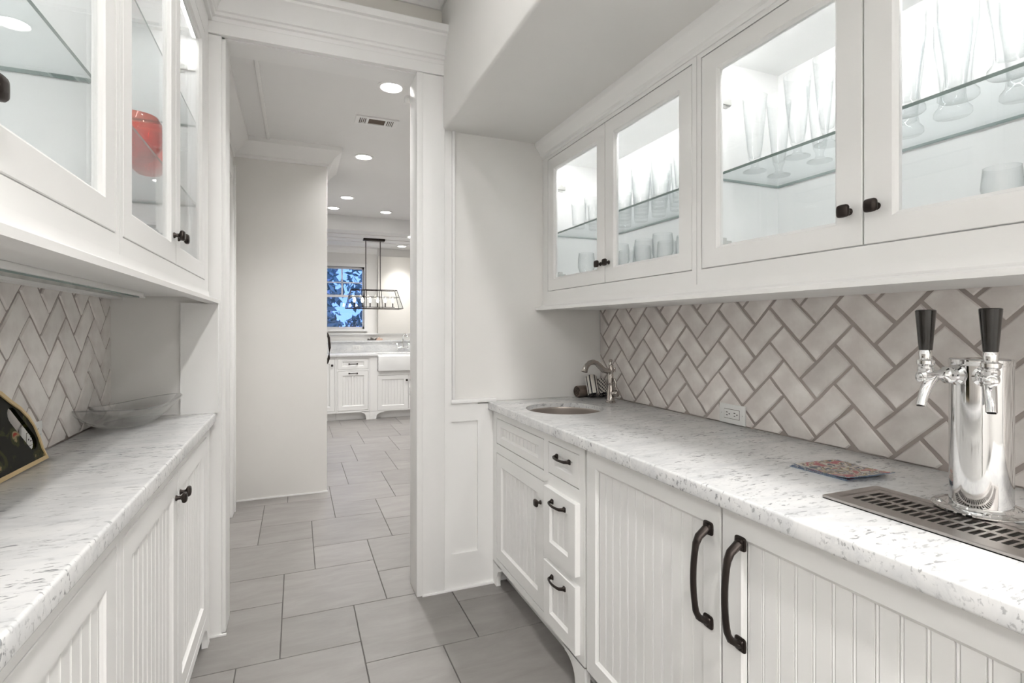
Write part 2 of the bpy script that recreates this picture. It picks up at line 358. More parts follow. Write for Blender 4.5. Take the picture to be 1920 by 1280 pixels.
struct('trim_12', G().sweep([(-.430, 2.66), (-.430, 4.38), (.222, 4.38), (.222, 4.95)], HC, side=-1), 'trimw', smooth=25)
struct('trim_13', G().box(-.205, -.183, 2.66, 4.30, 2.668, 2.684), 'trimw', bevel=.004)               # bead on the hall ceiling
for k, y in enumerate((7.10, 7.42, 7.70)):
    struct('trim_%d' % (14+k), G().box(-.55, 3.7, y-.018, y+.018, 2.488, 2.503), 'trimw')
struct('trim_17', G().sweep([(-.55, YF), (1.14, YF)], [(0, 2.405), (.01, 2.405), (.02, 2.43), (.05, 2.47), (.07, 2.48), (.07, 2.502), (0, 2.502)], side=-1), 'trimw')
struct('wall_chimney', G().box(1.147, 2.3, YF-.06, YF+.01, 1.20, 2.373), 'cream', bevel=.004)
struct('trim_18', G().box(-.5, 3.0, YF-.045, YF, 1.185, 1.205), 'trimw')
# hall door casing on the left wall
d1 = tag(thing('door_1', 'white panelled door in the hall left wall', None, (-.43, 3.4, 0)), kind='structure')
build('door_leaf', G().box(-.436, -.418, 2.98, 4.02, 0, 2.30), 'trimw', d1)
g = G().box(-.432, -.400, 4.02, 4.155, 0, 2.40).box(-.432, -.400, 2.85, 2.98, 0, 2.40).box(-.432, -.400, 2.98, 4.02, 2.30, 2.42).box(-.432, -.392, 4.135, 4.155, 0, 2.42)
build('door_casing', g, 'trimw', d1, bevel=.004)

# ------------------------------------------------------------------ herringbone brick walls
def clip(poly, y0, y1, z0, z1):
    def cut(p, ins, inter):
        out = []
        for i in range(len(p)):
            a, b = p[i], p[(i+1) % len(p)]
            if ins(a):
                out.append(a)
                if not ins(b): out.append(inter(a, b))
            elif ins(b): out.append(inter(a, b))
        return out
    def ix(k, c): return lambda a, b: tuple(a[q]+(b[q]-a[q])*((c-a[k])/(b[k]-a[k])) for q in (0, 1))
    for ins, it in ((lambda q: q[0] >= y0, ix(0, y0)), (lambda q: q[0] <= y1, ix(0, y1)), (lambda q: q[1] >= z0, ix(1, z0)), (lambda q: q[1] <= z1, ix(1, z1))):
        poly = cut(poly, ins, it)
        if len(poly) < 3: return []
    return poly
def area(p): return abs(sum(p[i][0]*p[(i+1) % len(p)][1]-p[(i+1) % len(p)][0]*p[i][1] for i in range(len(p))))/2
def herring(parent, X, nx, P0, rect, W=.0866, gr=.0095):
    """bricks on the plane x=X with normal nx; P0 = wall (y,z) of lattice corner (2,-1)"""
    y0, y1, z0, z1 = rect; r2 = math.sqrt(.5)
    sg = 1 if nx < 0 else -1
    e1 = (-r2*sg, r2); e2 = (r2*sg, r2)
    def P(a, b): return (P0[0]+W*(e1[0]*(a-2)+e2[0]*(b+1)), P0[1]+W*(e1[1]*(a-2)+e2[1]*(b+1)))
    h = gr/2/W; R = 34
    for x in range(-R, R):
        for y in range(-R, R):
            k = (x-y) % 4
            if k == 0: q = (x, x+2, y, y+1)
            elif k == 2: q = (x, x+1, y-1, y+1)
            else: continue
            a0, a1, b0, b1 = q[0]+h, q[1]-h, q[2]+h, q[3]-h
            c = P((a0+a1)/2, (b0+b1)/2)
            if not (y0-.15 < c[0] < y1+.15 and z0-.15 < c[1] < z1+.15): continue
            rnd = random.Random(x*131+y*17+int(X*1000))
            n = 3; pts = []
            for (pa, pb), (qa, qb) in zip([(a0, b0), (a1, b0), (a1, b1), (a0, b1)], [(a1, b0), (a1, b1), (a0, b1), (a0, b0)]):
                m = 3 if abs(pa-qa)+abs(pb-qb) > 1.2 else 2
                for i in range(m):
                    t = i/m; jit = .016 if i else .022
                    pts.append((pa+(qa-pa)*t+rnd.uniform(-jit, jit), pb+(qb-pb)*t+rnd.uniform(-jit, jit)))
            w2 = clip([P(*t) for t in pts], y0, y1, z0, z1)
            if len(w2) < 3 or area(w2) < 2.5e-4: continue
            cy = sum(t[0] for t in w2)/len(w2); cz = sum(t[1] for t in w2)/len(w2)
            ins = []
            for t in w2:
                dv = Vector((cy-t[0], cz-t[1])); L_ = dv.length; dv = dv*(min(.0045, L_*.4)/L_); ins.append((t[0]+dv.x, t[1]+dv.y))
            pr = rnd.uniform(-.0012, .0012)
            g = G().loops([[(X-nx*.012, a, b) for a, b in w2], [(X+nx*(pr-.0035), a, b) for a, b in w2], [(X+nx*pr, a, b) for a, b in ins]])
            g.v = [(vx, vy-cy, vz-cz) for vx, vy, vz in g.v]
            o = build('brick', g, 'brick', parent, local=True); o.location = (0, cy, cz)
BR = (-.30, WALL_Y-.012, .9155, 1.386)
build('grout', G().box(1.556, 1.575, BR[0], BR[1], .9, 1.40), 'grout', wr)
herring(wr, 1.552, -1, (1.759, 1.112), (BR[0]+.003, BR[1]-.003, BR[2], BR[3]))
BL = (-.20, 2.474, .9395, 1.412)
build('grout', G().box(-.682, -.666, BL[0], BL[1], .93, 1.42), 'grout', wl)
herring(wl, -.662, 1, (1.866, 1.137), (BL[0]+.003, BL[1]-.003, BL[2], BL[3]))

# ------------------------------------------------------------------ cabinet parts
def knob(fr, a, b, d, parent):
    g = G()
    def ring(s, dd, k=.5):
        pts = []
        for i in range(16):
            t = 2*math.pi*i/16; cx, sx = math.cos(t), math.sin(t)
            pts.append(fr(a+s*math.copysign(abs(cx)**k, cx), b+s*math.copysign(abs(sx)**k, sx), d+dd))
        return pts
    g.loops([ring(.0085, 0, 1), ring(.0085, .003, 1), ring(.0055, .006, 1), ring(.0055, .013, 1), ring(.009, .016, .6), ring(.0135, .018), ring(.0150, .021), ring(.0150, .025), ring(.0125, .0285), ring(.006, .030)])
    return build('knob', g, 'bronze', parent, smooth=50)
def pull(fr, a, b, d, parent, length=.10, vertical=False, thick=.005, rise=.028, name='handle'):
    """arched pull with a foot at either end"""
    g = G(); h = length/2
    mp = (lambda t, dd: fr(a, b+t, d+dd)) if vertical else (lambda t, dd: fr(a+t, b, d+dd))
    path = []; rad = []; N = 14
    for i in range(N+1):
        t = i/N; s = -h+2*h*t; e = abs(2*t-1)
        hh = rise*(1-.34*e**2) if e < .76 else rise*.804*(1-((e-.76)/.24)**1.15)+.006
        path.append(mp(s, hh)); rad.append(thick*(1.0+.35*max(0, e-.6)/.4))
    upv = fr(0, 0, 1)-fr(0, 0, 0)
    g.tube(path, rad, 10, .72, up=upv)
    f = thick*1.85
    for s in (-h, h):
        ca, cb = (a, b+s) if vertical else (a+s, b)
        def ring(k, dd):
            pts = []
            for i in range(16):
                t = 2*math.pi*i/16; cx, sx = math.cos(t), math.sin(t)
                pts.append(fr(ca+k*math.copysign(abs(cx)**.42, cx), cb+k*math.copysign(abs(sx)**.42, sx), d+dd))
            return pts
        g.loops([ring(f, 0), ring(f, .0025), ring(f*.93, .0038), ring(f*.74, .0042), ring(f*.70, .0075), ring(f*.55, .010)])
    return build(name, g, 'bronze', parent, smooth=45)
def frame_loops(fr, a0, a1, b0, b1, ws, wr_, t, d, rev=.009, glass=False):
    L = [(0, 0, -t), (0, 0, -.0015), (.0015, .0015, 0), (ws, wr_, 0), (ws+.003, wr_+.003, -.004), (ws+rev, wr_+rev, -rev)]
    if glass: L.append((ws+rev, wr_+rev, -t))
    return [[fr(a0+i, b0+j, d+dd), fr(a1-i, b0+j, d+dd), fr(a1-i, b1-j, d+dd), fr(a0+i, b1-j, d+dd)] for i, j, dd in L]
def door(fr, a0, a1, b0, b1, parent, style='bead', ws=.058, wr_=.058, d=0, t=.02, name='door', pitch=.0408, bead=True):
    rev = .009
    g = G(); R = frame_loops(fr, a0, a1, b0, b1, ws, wr_, t, d, rev, style == 'glass')
    g.loops(R, caps=False)
    if style == 'glass': g.loops([R[0], R[-1]], caps=False)
    else: g.add(R[0], [(0, 1, 2, 3)])
    o = build(name, g, 'white', parent)
    pa0, pa1, pb0, pb1 = a0+ws+rev, a1-ws-rev, b0+wr_+rev, b1-wr_-rev
    if style == 'glass':
        build('glass_pane', G().fbox(fr, pa0-.006, pa1+.006, pb0-.006, pb1+.006, d-t+.005, d-t+.009), 'pane', o)
    elif style == 'bead':
        n = max(1, round((pa1-pa0)/pitch)); p = (pa1-pa0)/n; mesh = None; dd = d-rev
        for i in range(n):
            s = pa0+i*p
            if mesh is None:
                b = .0058
                prof = [(0, -.005), (0, -.0035), (.0012, 0), (p-b-.0022, 0), (p-b-.0011, -.0032), (p-b, -.001), (p-b*.5, .0003), (p-.001, -.001), (p, -.0035), (p, -.005)]
                gg = G().prism([fr(a, pb0-.001, dd+q)-fr(0, 0, 0) for a, q in prof], (0, 0, pb1-pb0+.002))
                x = build('bead_board', gg, 'white', o, local=True); mesh = x.data
            else:
                x = bpy.data.objects.new('bead_board', mesh); C.objects.link(x); x.parent = o
            x.location = fr(s, 0, 0)-WL[parent.name]
    else:
        build('panel', G().fbox(fr, pa0-.001, pa1+.001, pb0-.001, pb1+.001, d-rev-.004, d-rev), 'white', o)
    return o
def hinge(fr, a, b, d, parent, sgn=1):
    g = G().fbox(fr, a, a+sgn*.010, b-.010, b+.010, d-.120, d-.030).fbox(fr, a, a+sgn*.004, b-.020, b+.020, d-.105, d-.080)
    o = build('hinge', g, 'hinge', parent, bevel=.0012)
    return o
FR_R = Fr((.920, 0, 0), (0, 1, 0), (-1, 0, 0))       # right base fronts
FR_U = Fr((1.205, 0, 0), (0, 1, 0), (-1, 0, 0))      # right wall cabinet fronts
FR_L = Fr((-.330, 0, 0), (0, 1, 0), (1, 0, 0))       # left base fronts
FR_V = Fr((-.335, 0, 0), (0, 1, 0), (1, 0, 0))       # left wall cabinet fronts
FR_K = Fr((0, 7.63, 0), (1, 0, 0), (0, -1, 0))       # far kitchen fronts

def foot(fr, a0, a1, top, parent, dirn, d0=-.022, d1=0, w=.09):
    """bracket foot: straight leg plus ogee sweep; dirn=+1 sweeps towards larger a"""
    e0, e1 = (a0, a1) if dirn > 0 else (a1, a0)
    s = dirn; wd = abs(a1-a0)
    pts = [(e0, 0), (e0+s*wd*.42, 0), (e0+s*wd*.42, .020)]
    for i in range(1, 9):
        t = i/8*math.pi/2; pts.append((e0+s*wd*(.42+.48*(1-math.cos(t))), .020+(top-.035)*math.sin(t)))
    pts += [(e0+s*wd*.90, top-.008), (e0+s*wd, top-.008), (e0+s*wd, top+.004), (e0, top+.004)]
    return build('bracket_foot', G().fprism(fr, pts, d0, d1), 'white', parent)
def base_carcass(t, fr, a0, a1, depth, top, toe=.108, set_=.075):
    g = G().fbox(fr, a0, a0+.018, toe, top, -depth, -.022).fbox(fr, a1-.018, a1, toe, top, -depth, -.022)
    g.fbox(fr, a0+.018, a1-.018, toe, toe+.018, -depth, -.022).fbox(fr, a0+.018, a1-.018, toe+.018, top, -depth, -depth+.008)
    build('carcass', g, 'white', t)
    build('toe_kick', G().fbox(fr, a0, a1, 0, toe, -set_-.015, -set_), 'white', t)

# right: sink cabinet with drawer stack
t = thing('sink_cabinet', 'white beadboard sink cabinet with drawer stack under the marble counter by the doorway', 'cabinet', (1.2, 2.05, 0))
a0, a1, top = 1.590, 2.508, .8735
base_carcass(t, FR_R, a0, a1, .62, top)
g = G()
for (p, q, r, s) in ((a0, 1.6275, .108, top), (1.8735, 1.914, .108, top), (2.457, a1, .108, top), (1.914, 2.457, .838, top), (1.6275, 1.8735, .838, top), (1.914, 2.457, .667, .711), (1.6275, 1.8735, .667, .714), (1.914, 2.457, .108, .140), (1.6275, 1.8735, .108, .138), (1.6275, 1.8735, .377, .412)):
    g.fbox(FR_R, p, q, r, s, -.022, 0)
build('face_frame', g, 'white', t)
foot(FR_R, 2.392, 2.508, .108, t, -1); foot(FR_R, 1.590, 1.755, .108, t, 1)
o = door(FR_R, 1.917, 2.454, .714, .835, t, 'bead', .052, .034, name='false_drawer')
o = door(FR_R, 1.917, 2.454, .143, .664, t, 'bead'); knob(FR_R, 1.945, .575, 0, o)
o = door(FR_R, 1.630, 1.871, .717, .835, t, 'bead', .050, .034, name='drawer'); pull(FR_R, 1.750, .795, 0, o, .098)
o = door(FR_R, 1.624, 1.877, .412, .667, t, 'bead', .052, .05, d=.020, name='drawer'); pull(FR_R, 1.750, .625, .020, o, .098)
o = door(FR_R, 1.624, 1.877, .138, .377, t, 'bead', .052, .05, d=.020, name='drawer'); pull(FR_R, 1.750, .338, .020, o, .098)
# right: panelled keg cooler, two doors
t = thing('keg_cooler', 'white beadboard keg cooler with two doors and long bronze handles under the beer tap', 'refrigerator', (1.2, .96, 0))
build('body', G().fbox(FR_R, .345, 1.580, .112, .872, -.62, -.050), 'dark', t)
build('toe_grille', G().fbox(FR_R, .345, 1.560, .004, .110, -.10, -.085), 'dark', t)
o = door(FR_R, .9615, 1.578, .112, .871, t, 'bead', .056, .056); pull(FR_R, .9995, .690, 0, o, .225, True, .0088, .047, 'handle')
o = door(FR_R, .345, .9555, .112, .871, t, 'bead', .056, .056); pull(FR_R, .9000, .690, 0, o, .225, True, .0088, .047, 'handle')
t = thing('base_cabinet', 'white beadboard base cabinet at the near end of the marble bar counter', 'cabinet', (1.2, 0, 0))
base_carcass(t, FR_R, -.30, .340, .62, top)
g = G()
for (p, q, r, s) in ((-.30, -.26, .108, top), (.30, .340, .108, top), (-.26, .30, .845, top), (-.26, .30, .108, .14)): g.fbox(FR_R, p, q, r, s, -.022, 0)
build('face_frame', g, 'white', t)
o = door(FR_R, -.257, .297, .143, .842, t, 'bead'); knob(FR_R, .27, .76, 0, o)

# right marble counter with the round sink cut out
def boolean_cut(o, cutter):
    m = o.modifiers.new('cut', 'BOOLEAN'); m.operation = 'DIFFERENCE'; m.object = cutter; m.solver = 'EXACT'
    dg = bpy.context.evaluated_depsgraph_get(); me = bpy.data.meshes.new_from_object(o.evaluated_get(dg))
    o.modifiers.clear(); old = o.data; o.data = me; bpy.data.meshes.remove(old)
    bpy.data.objects.remove(cutter)
SKX, SKY, SKR = 1.145, 2.165, .178
o = build('marble_counter', G().box(.893, 1.555, -.30, WALL_Y-.012, .874, .914), 'marble', bevel=.006, seg=3)
tag(o, 'long white marble bar counter with grey flecks and a round sink cut-out', 'counter')
cut = build('cutter', G().lathe([(SKR, .80), (SKR, 1.0)], (SKX, SKY, 0), 56), 'marble')
boolean_cut(o, cut)
for p in o.data.polygons: p.use_smooth = True
o.data.set_sharp_from_angle(angle=math.radians(30))
# undermount round sink
t = thing('bar_sink', 'round stainless undermount sink in the marble bar counter', 'sink', (SKX, SKY, .72))
prof = [(SKR-.0012, .893), (SKR-.0045, .8935), (SKR-.006, .889)]+[(SKR*.965-.03*(1-math.cos(i/8*math.pi/2)), .884-.145*math.sin(i/8*math.pi/2)) for i in range(9)]+[(.10, .734), (.026, .731)]
inner = prof
outer = [(r+.002 if i > 2 else r, z-.002) for i, (r, z) in enumerate(prof)][::-1]
build('basin', G().lathe(inner+outer[:-1], (SKX, SKY, 0), 48, caps=False), 'steel_d', t, smooth=40)
build('drain', G().lathe([(0, .735), (.020, .736), (.027, .734), (.027, .724), (0, .724)], (SKX, SKY, 0), 24), 'steel', t, smooth=40)
# bar faucet
FX, FY, FZ = 1.437, 2.231, .914
t = thing('bar_faucet', 'polished nickel bar faucet with curved spout beside the round sink', 'faucet', (FX, FY, FZ))
g = G().lathe([(0, 0), (.024, 0), (.025, .005), (.021, .010), (.022, .014), (.019, .020), (.0165, .050), (.0135, .080), (.0125, .088), (.0155, .092), (.0155, .097), (.0125, .100), (.0130, .115), (.0145, .132), (.0125, .148), (.0150, .152), (.0155, .168), (.0130, .178), (.0145, .182), (.0140, .186), (.006, .190), (.004, .200), (.009, .205), (.010, .210), (.006, .216), (0, .217)], (FX, FY, FZ), 28)
build('body', g, 'nickel', t, smooth=40)
sd = (Vector((1.235, 2.175))-Vector((FX, FY))).normalized()
path = []
for s, z in ((.008, .160), (.03, .158), (.05, .164), (.075, .182), (.10, .200), (.125, .207), (.15, .203), (.168, .190), (.180, .174), (.184, .162)): path.append((FX+sd.x*s, FY+sd.y*s, FZ+z))
build('spout', G().tube(path, [.0125, .0125, .0135, .0135, .0125, .012, .012, .0125, .0135, .0150], 16), 'nickel', t, smooth=50)
hd = Vector((.35, -.94, 0)).normalized(); hp = Vector((FX, FY, FZ+.048))
rot = Vector((0, 0, 1)).rotation_difference(hd).to_matrix()
g = G().lathe([(0, 0), (.013, 0), (.013, .022), (.017, .025), (.018, .034), (.013, .044), (0, .046)], hp, 20, rot)
build('valve', g, 'nickel', t, smooth=40)
q = hp+hd*.028
build('lever', G().tube([q+Vector((0, 0, 0)), q+Vector((.004, 0, .03)), q+Vector((0, .002, .055)), q+Vector((-.006, .004, .075))], [.006, .0065, .007, .006], 12), 'nickel', t, smooth=50)
g = G().tube([(FX-sd.x*.008, FY-sd.y*.008, FZ+.162), (FX-sd.x*.028, FY-sd.y*.028, FZ+.162)], .005, 10).lathe([(0, -.012), (.006, -.010), (.006, .010), (0, .012)], (FX-sd.x*.028, FY-sd.y*.028, FZ+.162), 12)
build('side_cross', g, 'nickel', t, smooth=40)
# rolled napkins behind the faucet
def napkin(p0, p1, r, pal, pick, label):
    p0, p1 = Vector(p0), Vector(p1); ax = (p1-p0).normalized(); L_ = (p1-p0).length
    t = thing('rolled_napkin', label, 'napkin', p0, 'rolled napkins by the bar sink')
    mt = Vector((0, 0, 1)).rotation_difference(ax).to_matrix(); S = 28; NR = 9
    g = G(); g.lathe([(r*.93, 0)]+[(r, .004+(L_-.008)*i/(NR-1)) for i in range(NR)]+[(r*.93, L_)], p0, S, mt)
    g.m = [pick(k//S, k % S) for k in range((NR+1)*S)]+[0, 0]
    build('cloth_roll', g, pal, t, smooth=60)
    sp = []
    for i in range(60):
        an = i/59*5.5*math.pi; rr_ = .003+(r*.9-.003)*i/59; sp.append(p0+mt @ Vector((rr_*math.cos(an), rr_*math.sin(an), -.0005)))
    build('spiral_end', G().tube(sp, .0022, 6, up=ax), pal[1], t, smooth=50)
napkin((1.384, 2.478, .9455), (1.445, 2.486, .9455), .030, ['cork', 'cork_d'], lambda i, j: 0, 'small brown rolled napkin lying behind the round sink')
napkin((1.437, 2.392, .934), (1.452, 2.447, 1.024), .030, ['taupe', 'navy', 'linen'], lambda i, j: (1 if j % 7 in (0, 3) else 2) if 12 <= j+0 <= 26 else 0, 'upright cream rolled napkin with dark stripes left of the bar faucet')
napkin((1.503, 2.400, .932), (1.513, 2.450, 1.004), .027, ['linen', 'navy'], lambda i, j: 1 if (i+j) % 3 == 0 else 0, 'black and white striped rolled napkin right behind the bar faucet')

# outlets
def outlet(fr, a, b, w, h, label, deco=True, d=0):
    t = thing('wall_outlet', label, 'outlet', fr(a, b, d))
    build('plate', G().fbox(fr, a-w/2, a+w/2, b-h/2, b+h/2, d, d+.006), 'plastic', t, bevel=.002)
    build('receptacle_gap', G().fbox(fr, a-w*.30, a+w*.30, b-h*.25, b+h*.25, d+.005, d+.0063), 'ventd', t)
    o = build('receptacle', G().fbox(fr, a-w*.29, a+w*.29, b-h*.23, b+h*.23, d+.005, d+.0075), 'plastic', t, bevel=.0006)
    for s in (-1, 1):
        c = a+s*w*.15
        for p, q, x, y in ((.0055, .004, .0042, .0013), (-.0055, .004, .0036, .0013), (0, -.008, .0022, .0022)):
            build('slot', G().fbox(fr, c+q-x, c+q+x, b+p-y, b+p+y, d+.0072, d+.0080), 'dark', o)
        build('screw', G().fbox(fr, a+s*w*.41-.002, a+s*w*.41+.002, b-.002, b+.002, d+.0055, d+.0066), 'hinge', t)
    return t
FR_RW = Fr((1.551, 0, 0), (0, 1, 0), (-1, 0, 0)); FR_LW = Fr((-.661, 0, 0), (0, 1, 0), (1, 0, 0))
outlet(FR_RW, 1.556, .9535, .128, .074, 'white horizontal outlet plate on the brick backsplash above the bar counter')
outlet(FR_LW, 1.795, .990, .120, .074, 'white outlet plate behind the black tray on the left backsplash')

# drip tray and draft tower
t = thing('drip_tray', 'brushed steel drip tray with rows of slots set on the marble counter', 'drip tray', (1.148, .55, .914))
x0, x1, y0, y1 = 1.062, 1.236, .310, .810; z0 = .9142
g = G().box(x0, x1, y0, y1, z0, z0+.002)
build('pan', g, 'dark', t)
g = G(); zt = z0+.0075
xs = [1.104, 1.142, 1.155, 1.195]; ws_ = .0102
rows = [(1.104, 1.142), (1.155, 1.194)]
# grille: solid bars around slots
g.box(x0+.022, rows[0][0], y0+.03, y1-.03, z0+.002, zt-.0015).box(rows[0][1], rows[1][0], y0+.03, y1-.03, z0+.002, zt-.0015).box(rows[1][1], x1-.022, y0+.03, y1-.03, z0+.002, zt-.0015)
p = .0161; n = 27
for k in range(n+1):
    yc = y1-.03-.004-k*p
    for r0, r1 in rows: g.box(r0-.001, r1+.001, yc-.0028, yc+.0028, z0+.002, zt-.0016)
build('grille', g, 'steel', t)
ring = lambda i, z: [(x0+i, y0+i, z), (x1-i, y0+i, z), (x1-i, y1-i, z), (x0+i, y1-i, z)]
g = G().loops([ring(0, z0), ring(0, zt-.001), ring(.002, zt), ring(.021, zt), ring(.024, zt-.002), ring(.031, zt-.002), ring(.031, z0)], caps=False)
build('rim', g, 'steel', t)
TX, TY, TZ = 1.270, .625, .9222
t = thing('draft_tower', 'chrome two-tap draft beer tower with black tap handles', 'beer tower', (TX, TY, TZ))
build('flange', G().lathe([(0, 0), (.078, 0), (.079, .003), (.075, .005), (.056, .006), (.053, .010), (0, .010)], (TX, TY, TZ), 48), 'chrome', t, smooth=30)
build('column', G().lathe([(0, .008), (.0500, .008), (.0500, .290), (0, .290)], (TX, TY, TZ), 64), 'chrome', t, smooth=40)
build('cap', G().lathe([(0, .287), (.0507, .287), (.0515, .289), (.0515, .2985), (.049, .301), (0, .302)], (TX, TY, TZ), 64), 'chrome', t, smooth=30)
for k in range(4):
    an = math.radians(35+90*k); build('bolt', G().lathe([(0, .0045), (.006, .0045), (.006, .008), (.003, .010), (0, .010)], (TX+.066*math.cos(an), TY+.066*math.sin(an), TZ), 12), 'chrome', t, smooth=40)
for an, lab in ((160, None), (213, None)):
    a = math.radians(an); dr = Vector((math.cos(a), math.sin(a), 0)); zc = TZ+.268
    P = lambda s, z: Vector((TX, TY, zc))+dr*s+Vector((0, 0, z))
    mt = Vector((0, 0, 1)).rotation_difference(dr).to_matrix()
    g = G().lathe([(0, .045), (.019, .045), (.020, .052), (.014, .056), (.013, .062), (.0165, .064), (.0165, .074), (.013, .077), (.0095, .084), (.0090, .100), (.0125, .108), (.0125, .122), (.008, .127), (0, .127)], (TX, TY, zc), 22, mt)
    tap = build('faucet', g, 'chrome', t, smooth=40)
    build('spout', G().tube([P(.096, -.002), P(.106, -.012), P(.114, -.028), P(.120, -.046), P(.124, -.060)], [.0095, .010, .0095, .0088, .0085], 16), 'chrome', tap, smooth=50)
    build('spout_opening', G().lathe([(0, -.0012), (.0068, -.0012), (.0068, .0003), (0, .0003)], P(.1243, -.0605), 14), 'dark', tap)
    build('pivot', G().lathe([(0, .010), (.012, .010), (.0135, .014), (.0135, .020), (.0115, .022), (.0150, .026), (.0150, .033), (.0105, .036), (.0120, .050), (.0095, .056), (0, .056)], P(.114, -.004), 22), 'chrome', tap, smooth=40)
    sx = Vector((0, 0, 1)).cross(dr); ms = Vector((0, 0, 1)).rotation_difference(dr).to_matrix()
    build('pivot_button', G().lathe([(0, 0), (.009, 0), (.0095, .004), (.007, .006), (0, .006)], P(.124, -.004), 18, ms), 'chrome', tap, smooth=40)
    hz = P(.114, .050)
    build('tap_handle', G().lathe([(0, 0), (.0112, 0), (.0120, .010), (.0170, .074), (.0172, .078), (.0155, .080), (0, .080)], hz, 28), 'black', t, smooth=40)

# floral cards: three loose printed cards
def card(name, cx, cy, z, rot, lift, label, cat, size=(.128, .178)):
    g = G(); w, h = size; nx_, ny_ = 2, 8; rings = []
    rr = Matrix.Rotation(rot, 3, 'Z')
    for i in range(ny_+1):
        v = -h/2+h*i/ny_; zz = z+lift*(max(0, -(v)/(h/2))**2)
        rings.append([rr @ Vector((-w/2, v, 0))+Vector((cx, cy, zz)), rr @ Vector((w/2, v, 0))+Vector((cx, cy, zz)), rr @ Vector((w/2, v, 0))+Vector((cx, cy, zz+.0016)), rr @ Vector((-w/2, v, 0))+Vector((cx, cy, zz+.0016))])
    n0 = len(g.f); g.loops(rings)
    g.m = [1]*len(g.f)
    for i in range(ny_): g.m[i*4+2] = 0
    return tag(build(name, g, ['floral', 'blue']), label, cat, 'floral cards on the bar counter')
card('printed_card', 1.288, .955, .9145, math.radians(4), 0, 'floral printed card lowest in the small fan on the marble counter', 'card', (.128, .150))
card('printed_card', 1.293, .948, .9166, math.radians(1), .001, 'floral printed card in the middle of the fan on the marble counter', 'card', (.134, .155))
card('printed_card', 1.302, .938, .9192, math.radians(-4), .006, 'red and gold floral printed card on top of the fan on the marble counter', 'card', (.150, .162))

# ------------------------------------------------------------------ right wall cabinets
ZB, ZD0, ZD1, ZT = 1.400, 1.475, 2.150, 2.180
def led_bar(fr, y0, y1, z, parent, power):
    build('led_housing', G().fbox(fr, y0, y1, z-.010, z, -.046, -.024), 'trimw', parent)
    build('led_lens', G().fbox(fr, y0+.01, y1-.01, z-.013, z-.010, -.044, -.026), 'led', parent)
    l = bpy.data.lights.new('lamp', 'AREA'); l.shape = 'RECTANGLE'; l.size = .018; l.size_y = y1-y0-.02; l.energy = power*(y1-y0); l.color = (1, .995, .985)
    lo = bpy.data.objects.new('lamp', l); C.objects.link(lo); lo.parent = parent; lo.location = fr((y0+y1)/2, z-.016, -.036)-WL[parent.name]
    lo.rotation_euler = (0, math.radians(25)*(-1 if fr.n.x < 0 else 1), 0)
def wall_cab(name, label, fr, y0, y1, back, zb, zd0, zd1, zt, doors, shelves, stiles, sx, power, loc):
    """fr normal points into the room; back = depth behind the face"""
    t = thing(name, label, 'cabinet', loc)
    th = .018
    g = G().fbox(fr, y0, y0+th, zb, zt, -back, -.022).fbox(fr, y1-th, y1, zb, zt, -back, -.022)
    build('side_panels', g, 'inside', t)
    build('back_panel', G().fbox(fr, y0+th, y1-th, zd0-.05, zt, -back, -back+.008), 'inside', t)
    build('bottom_panel', G().fbox(fr, y0+th, y1-th, zd0-.040, zd0-.022, -back+.008, -.022), 'inside', t)
    build('top_panel', G().fbox(fr, y0+th, y1-th, zd1+.005, zd1+.023, -back+.008, -.022), 'inside', t)
    g = G().fbox(fr, y0, y1, zb, zd0-.003, -.022, 0).fbox(fr, y0, y1, zd1+.003, zt+.06, -.022, 0)
    for p, q in stiles: g.fbox(fr, p, q, zd0-.003, zd1+.003, -.022, 0)
    build('face_frame', g, 'white', t)
    for z in shelves:
        g = G().fbox(fr, y0+th+.002, y1-th-.002, z+.001, z+.009, -back+.012, -.035)
        g.m = [0, 0, 0, 1, 1, 1]
        # faces: bottom, top, d0 side, a1 side, d1 side, a0 side -> colour the edges
        g.m = [0, 0, 1, 1, 1, 1]
        build('glass_shelf', g, ['shelf', 'shelf_edge'], t)
    for a0_, a1_, knob_side in doors:
        o = door(fr, a0_, a1_, zd0, zd1, t, 'glass', .062, .056, name='door')
        ka = a0_+.030 if knob_side < 0 else a1_-.030
        knob(fr, ka, zd0+.082, 0, o)
        if knob_side < 0: ha, sg = (y1-th, -1) if y1-a1_ < .10 else (a1_-.060, -1)
        else: ha, sg = (y0+th, 1) if a0_-y0 < .10 else (a0_+.060, 1)
        for hz in (zd0+.085, zd1-.125): hinge(fr, ha, hz, 0, o, sg)
    led_bar(fr, y0+.03, y1-.03, zd1+.004, t, power)
    return t
ZC = 1.3766
wall_cab('glass_cabinet', 'white glass-front wall cabinet full of tumblers, next to the doorway wall', FR_U, 1.364, 2.518, .346, ZB, ZD0, ZD1, ZT,
         [(1.918, 2.460, -1), (1.387, 1.914, 1)], [1.765], [(2.463, 2.518), (1.364, 1.384)], 0, P_LED_R, (1.38, 1.94, ZB))
wall_cab('glass_cabinet', 'white glass-front wall cabinet with tall beer glasses, above the draft tower', FR_U, .270, 1.362, .346, ZB, ZD0, ZD1, ZT,
         [(.821, 1.340, -1), (.298, .817, 1)], [1.765], [(1.343, 1.362), (.270, .295)], 0, P_LED_R, (1.38, .82, ZB))
wall_cab('glass_cabinet', 'white glass-front wall cabinet at the near end of the bar', FR_U, -.30, .268, .346, ZB, ZD0, ZD1, ZT,
         [(-.262, .245, 1)], [1.765], [(.248, .268), (-.30, -.265)], 0, P_LED_R, (1.38, 0, ZB))
LR = [(0, 1.425), (.003, 1.425), (.0035, 1.412), (.007, 1.402), (.014, 1.3965), (.030, 1.394), (.032, 1.392), (.041, 1.3915), (.044, 1.389), (.044, ZC), (0, ZC)]
